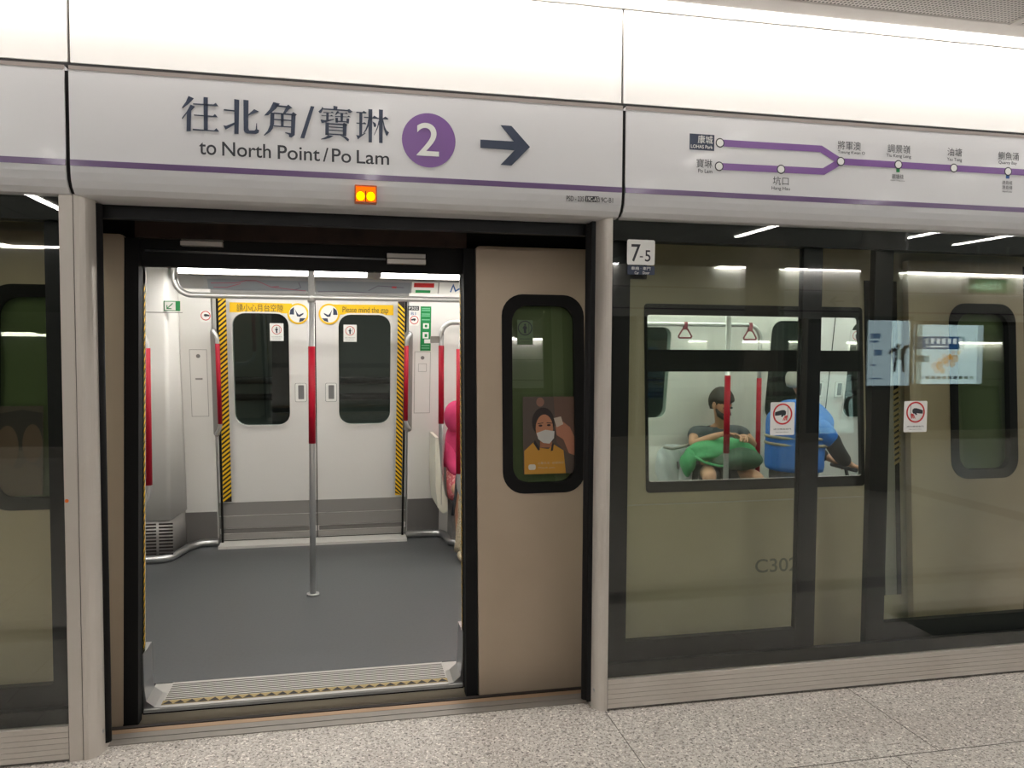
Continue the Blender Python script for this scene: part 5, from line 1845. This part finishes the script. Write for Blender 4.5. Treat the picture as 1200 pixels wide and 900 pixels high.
def lathe(b, rows, n=28, wob=.0, sd=0):
    """rows of (z, cx, cy, rx, ry)"""
    rg = []
    for i, (z, cx, cy, rx, ry) in enumerate(rows):
        rg.append([b.bm.verts.new((cx + rx * math.cos(2 * math.pi * j / n) * (1 + wob * math.sin(5 * 2 * math.pi * j / n + sd + i * .8)), cy + ry * math.sin(2 * math.pi * j / n) * (1 + wob * math.sin(4 * 2 * math.pi * j / n + i)), z)) for j in range(n)])
    for k in range(len(rg) - 1):
        for j in range(n):
            b.bm.faces.new((rg[k][j], rg[k][(j + 1) % n], rg[k + 1][(j + 1) % n], rg[k + 1][j])).smooth = True
    b.bm.faces.new(rg[0][::-1])
    b.bm.faces.new(rg[-1])
    return b


def scarf(n, p):
    # open at the face (towards -y)
    k = .80 if (n.x * .9 - n.y * .42 > .74 and -.55 < n.z < .6) else 1.0
    return Vector((p.x * k, p.y * k, p.z))


MB().blob(hc + Vector((0, .015, .02)), (.105, .125, .135), scarf, 32, 22).done('headscarf', 'pink', pk)
lathe(MB(), [(.68, pkx, 3.24, .195, .165), (.74, pkx, 3.25, .19, .16), (.86, pkx, 3.25, .185, .15), (.96, pkx - .02, 3.23, .16, .125), (1.03, pkx - .05, 3.18, .11, .10), (1.10, hc.x, 3.13, .095, .10)], wob=.03).done('scarf_drape', 'pink', pk)
lathe(MB(), [(.43, pkx + .01, 3.14, .185, .24), (.50, pkx + .01, 3.10, .195, .29), (.60, pkx + .01, 3.10, .195, .28), (.68, pkx + .01, 3.18, .185, .20)], wob=.03, sd=2).done('tunic', 'pink_print', pk)
for s in (-1, 1):
    skin('sleeve', [[('a', (pkx + s * .13, 3.25, .92), .062), ('b', (pkx + s * .14, 3.11, .70), .055), ('c', (pkx + s * .09, 2.97, .645), .042)]], 'pink', pk)
lathe(MB(), [(.05, pkx + .03, 2.80, .185, .15), (.12, pkx + .03, 2.80, .18, .145), (.35, pkx + .03, 2.82, .165, .12), (.52, pkx + .02, 2.86, .16, .12), (.56, pkx + .02, 2.95, .15, .18)], wob=.05).done('long_skirt', 'cream', pk)
for s in (-1, 1):
    MB().blob((pkx + s * .1, 2.70, .04), (.045, .13, .042), lambda n, p: Vector((p.x, p.y, max(p.z, -.039)))).done('shoe', 'cream', pk)
t = thing('shoulder_bag', 'black shoulder bag with a hanging strap beside the pink-clothed passenger', 'bag', (pkx - .09, 2.79, .62))
MB().tube([PY(u, v, 2.79) for u, v in ((541, 528), (538.5, 545), (535.5, 560), (534, 580), (530.5, 604))], .013, 8).done('strap', 'ink', t)
q = PY(543, 553, 2.77)
lump(q + Vector((.02, 0, 0)), (.06, .05, .075), 4, .06).done('pouch', 'ink', t)

# ================================================================== ACROSS THE PLATFORM (seen as reflections in the glass)
for i in range(5):
    x0 = -1.0 + 2.9 * i
    t = thing('opposite_sign_panel', ['blank sign panel of the opposite screen wall, nearest the stairs end', 'opposite sign panel with a dark badge and arrow, reflected above the glass', 'plain opposite sign panel, second past the badge panel', 'opposite sign panel reflected beside the hanging exit sign', 'last opposite sign panel at the far right of the reflection'][i], 'sign panel', (x0 + 1.45, OPP, 2.27), 'opposite sign panels')
    MB().box(x0, x0 + 2.89, OPP - .03, OPP + .06, 2.27, 2.78, .01).done('panel', 'sign_panel', t)
    MB().box(x0, x0 + 2.89, OPP + .06, OPP + .0625, 2.40, 2.4225).done('purple_stripe', 'stripe', t)
    if i == 3:
        g = lambda x, z, d: Vector((x, OPP + .062 + d, z))
        MB().poly(circ(x0 + 1.55, 2.60, .115, 32), g, 0, .002).done('badge', 'purple', t)
        MB().poly([(x0 + 1.25, 2.61), (x0 + 1.05, 2.61), (x0 + 1.12, 2.68), (x0 + 1.05, 2.68), (x0 + .95, 2.595), (x0 + 1.05, 2.51), (x0 + 1.12, 2.51), (x0 + 1.05, 2.58), (x0 + 1.25, 2.58)], g, 0, .002).done('arrow', 'navy', t)
    tag(MB().box(x0, x0 + 2.89, OPP - .03, OPP + .03, 2.802, 3.3, .003).done('opposite_fascia_board', 'white_panel'), ['white fascia board of the opposite wall, first from the left', 'white fascia board of the opposite wall, second from the left', 'white fascia board of the opposite wall, middle one', 'white fascia board of the opposite wall, fourth from the left', 'white fascia board of the opposite wall, last on the right'][i], 'fascia board', 'opposite fascia boards')
struct(MB().box(-9, 15, OPP - .12, OPP - .06, 2.2, 3.5).done('wall_opposite', 'black'))
for i, x in enumerate((-.35, 2.6, 5.0, 8.2, 10.6, 13.4)):
    struct(MB().box(x - .04, x + .04, OPP - .05, OPP + .06, 0, 2.28, .006).done('trim_7', 'alu'))
struct(MB().box(-9, 15, OPP - .04, OPP + .04, 0, .16, .004).done('trim_8', 'alu'))
struct(MB().box(-9, 15, OPP - 4.2, OPP - 4.1, -1, 3.6).done('wall_trackside', 'tunnel'))
struct(MB().box(-9, 15, OPP - 4.1, OPP - .06, -1.0, -.9).done('track_floor', 'void'))
ads = [(PY(1020, 375, 4.62), PY(1067, 452, 4.62)), (PY(1073, 378, 9.9), PY(1152, 450, 9.9))]
for i, (a, c) in enumerate(ads):
    yy = (-4.62, OPP - .4)[i]
    t = thing('advert_lightbox', ['pale advert lightbox with a leaping dark figure on a column, reflected in the right screen', 'wide pale blue advert lightbox with a blue banner, reflected in the right screen'][i], 'lightbox', ((a.x + c.x) / 2, yy, c.z), 'trackside advert lightboxes')
    g = lambda x, z, d: Vector((x, yy + d, z))
    w, h = c.x - a.x, a.z - c.z
    MB().box(a.x - .05, c.x + .05, yy - .12, yy - .005, c.z - .05, a.z + .05, .01).done('case', 'black', t)
    MB().poly([(a.x, c.z), (c.x, c.z), (c.x, a.z), (a.x, a.z)], g, -.01, 0).done('lit_face', lamp_mat('advert_face', (196, 222, 232), AD_E), t)
    RR = lambda x0, x1, z0, z1: [(a.x + w * x0, c.z + h * z0), (a.x + w * x1, c.z + h * z0), (a.x + w * x1, c.z + h * z1), (a.x + w * x0, c.z + h * z1)]
    if i == 1:
        MB().poly(RR(0, .73, .57, .78), g, 0, .004).done('banner', lamp_mat('advert_blue', (60, 110, 170), AD_E * .5), t)
        b = MB()
        for k in range(6):
            b.poly(RR(.24 + .08 * k, .29 + .08 * k, .66, .75), g, .004, .006)
        b.poly(RR(.24, .5, .60, .63), g, .004, .006)
        b.done('banner_lettering', lamp_mat('advert_white', (220, 232, 240), AD_E), t)
        b = MB()
        for k, (p, r) in enumerate((((.38, .30), .05), ((.45, .38), .04), ((.52, .45), .04), ((.60, .42), .05), ((.65, .52), .03), ((.42, .22), .04), ((.56, .33), .04))):
            b.poly(circ(a.x + w * p[0], c.z + h * p[1], r * w, 12), g, 0, .004 + .0003 * k)
        b.done('orange_print', lamp_mat('advert_orange', (220, 170, 100), AD_E * .8), t)
        b = MB()
        for k in range(9):
            b.poly(RR(.18 + .08 * k, .235 + .08 * k, .08, .13), g, 0, .004)
        b.poly(RR(.02, .23, .36, .47), g, 0, .004)
        b.done('dark_print', lamp_mat('advert_ink', (110, 130, 140), AD_E * .4), t)
    else:
        b = MB()
        F = lambda pts: [(a.x + w * x, c.z + h * z) for x, z in pts]
        b.poly(F([(.60, .22), (.66, .20), (.72, .40), (.80, .40), (.84, .20), (.90, .22), (.88, .44), (.92, .56), (1.0, .60), (1.0, .63), (.88, .62), (.80, .56), (.76, .60), (.70, .56), (.62, .60), (.50, .52), (.50, .48), (.63, .53), (.66, .46)]), g, 0, .004)
        b.poly(circ(a.x + w * .72, c.z + h * .62, .035 * w * 1.4, 12), g, 0, .0045)
        b.done('leaping_figure', lamp_mat('advert_figure', (60, 60, 66), AD_E * .3), t)
        b = MB()
        for r_ in ((.05, .3, .72, .80), (.05, .25, .66, .69), (.16, .34, .46, .55), (.06, .2, .30, .33), (.05, .36, .10, .12)):
            b.poly(RR(*r_), g, 0, .003)
        b.done('print_blocks', lamp_mat('advert_block', (110, 150, 190), AD_E * .6), t)

# columns on the platform
for i, (x, y) in enumerate(((6.42, -5.02), (5.62, -6.4), (-6.2, -5.0))):
    b = MB().prism_z([(x + .26 * math.cos(a), y + .26 * math.sin(a)) for a in [2 * math.pi * k / 32 for k in range(32)]], 0, 3.17)
    o = b.done('column', 'column')
    struct(o)
# ceiling lamps across the platform
xs = []
lamp_pos = [(x, -5.35) for x in (-5.9, -2.98, -.9, 1.2, 4.89, 7.05, 8.12, 10.3)] + [(x, y) for y in (-3.6, -2.0) for x in (-4.6, -2.2, .2, 2.6, 5.0, 7.4)]
ordi = ['first', 'second', 'third', 'fourth', 'fifth', 'sixth', 'seventh', 'eighth']
for i, (x, y) in enumerate(lamp_pos):
    row = 'middle ceiling row' if i < 8 else ('second row from the screens' if i < 14 else 'row nearest the screens')
    k = i if i < 8 else (i - 8) % 6
    lab = 'slim platform ceiling lamp, %s from the left in the %s' % (ordi[k], row)
    if i == 0:
        l0 = thing('ceiling_lamp', lab, 'lamp', (x, y, 3.145), 'platform ceiling lamps')
        MB().box(x - .035, x + .035, y - .48, y + .48, 3.135, 3.151, .004).done('diffuser', 'ceil_lamp', l0)
        MB().box(x - .06, x + .06, y - .50, y + .50, 3.151, 3.18).done('housing', 'ceil', l0)
    else:
        dup(l0, (x - lamp_pos[0][0], y - lamp_pos[0][1], 0), lab, 'platform ceiling lamps')

# hanging exit sign
ye = -6.0
a, c = PY(1141, 325, 6.0), PY(1189, 345, 6.0)
t = thing('exit_sign', 'green hanging exit sign reflected at the right edge of the glass', 'sign', ((a.x + c.x) / 2, ye, c.z))
MB().box(a.x, c.x, ye - .05, ye + .05, c.z, a.z, .006).done('case', 'black', t)
g = lambda x, z, d: Vector((x, ye + .05 + d, z))
MB().poly([(a.x + .02, c.z + .02), (c.x - .02, c.z + .02), (c.x - .02, a.z - .02), (a.x + .02, a.z - .02)], g, 0, .003).done('lit_face', lamp_mat('exit_green', (20, 110, 60), .9), t)
b = MB()
gm = lambda x, z, d: Vector((a.x + c.x - x, ye + .05 + d, z))
b.text('出', gm, a.x + .25, a.x + .45, c.z + .06, a.z - .05, .005)
b.text('Exit', gm, a.x + .5, a.x + .72, c.z + .07, a.z - .08, .005)
b.done('lettering', lamp_mat('exit_white', (190, 235, 205), 1.6), t)
for x in (a.x + .1, c.x - .1):
    MB().tube([(x, ye, a.z), (x, ye, 3.17)], .012, 8).done('hanger', 'steel', t)

# dark floor mat in front of the next screen, mirrored low in the glass
tag(MB().poly(rr(3.42, 5.4, -.90, -.50, .02, 3), lambda x, z, d: Vector((x, z, d)), .0005, .008).done('floor_mat', mat('dark_mat', (34, 44, 38), .9)), 'dark green mat lying on the platform, mirrored low in the right screen', 'mat')
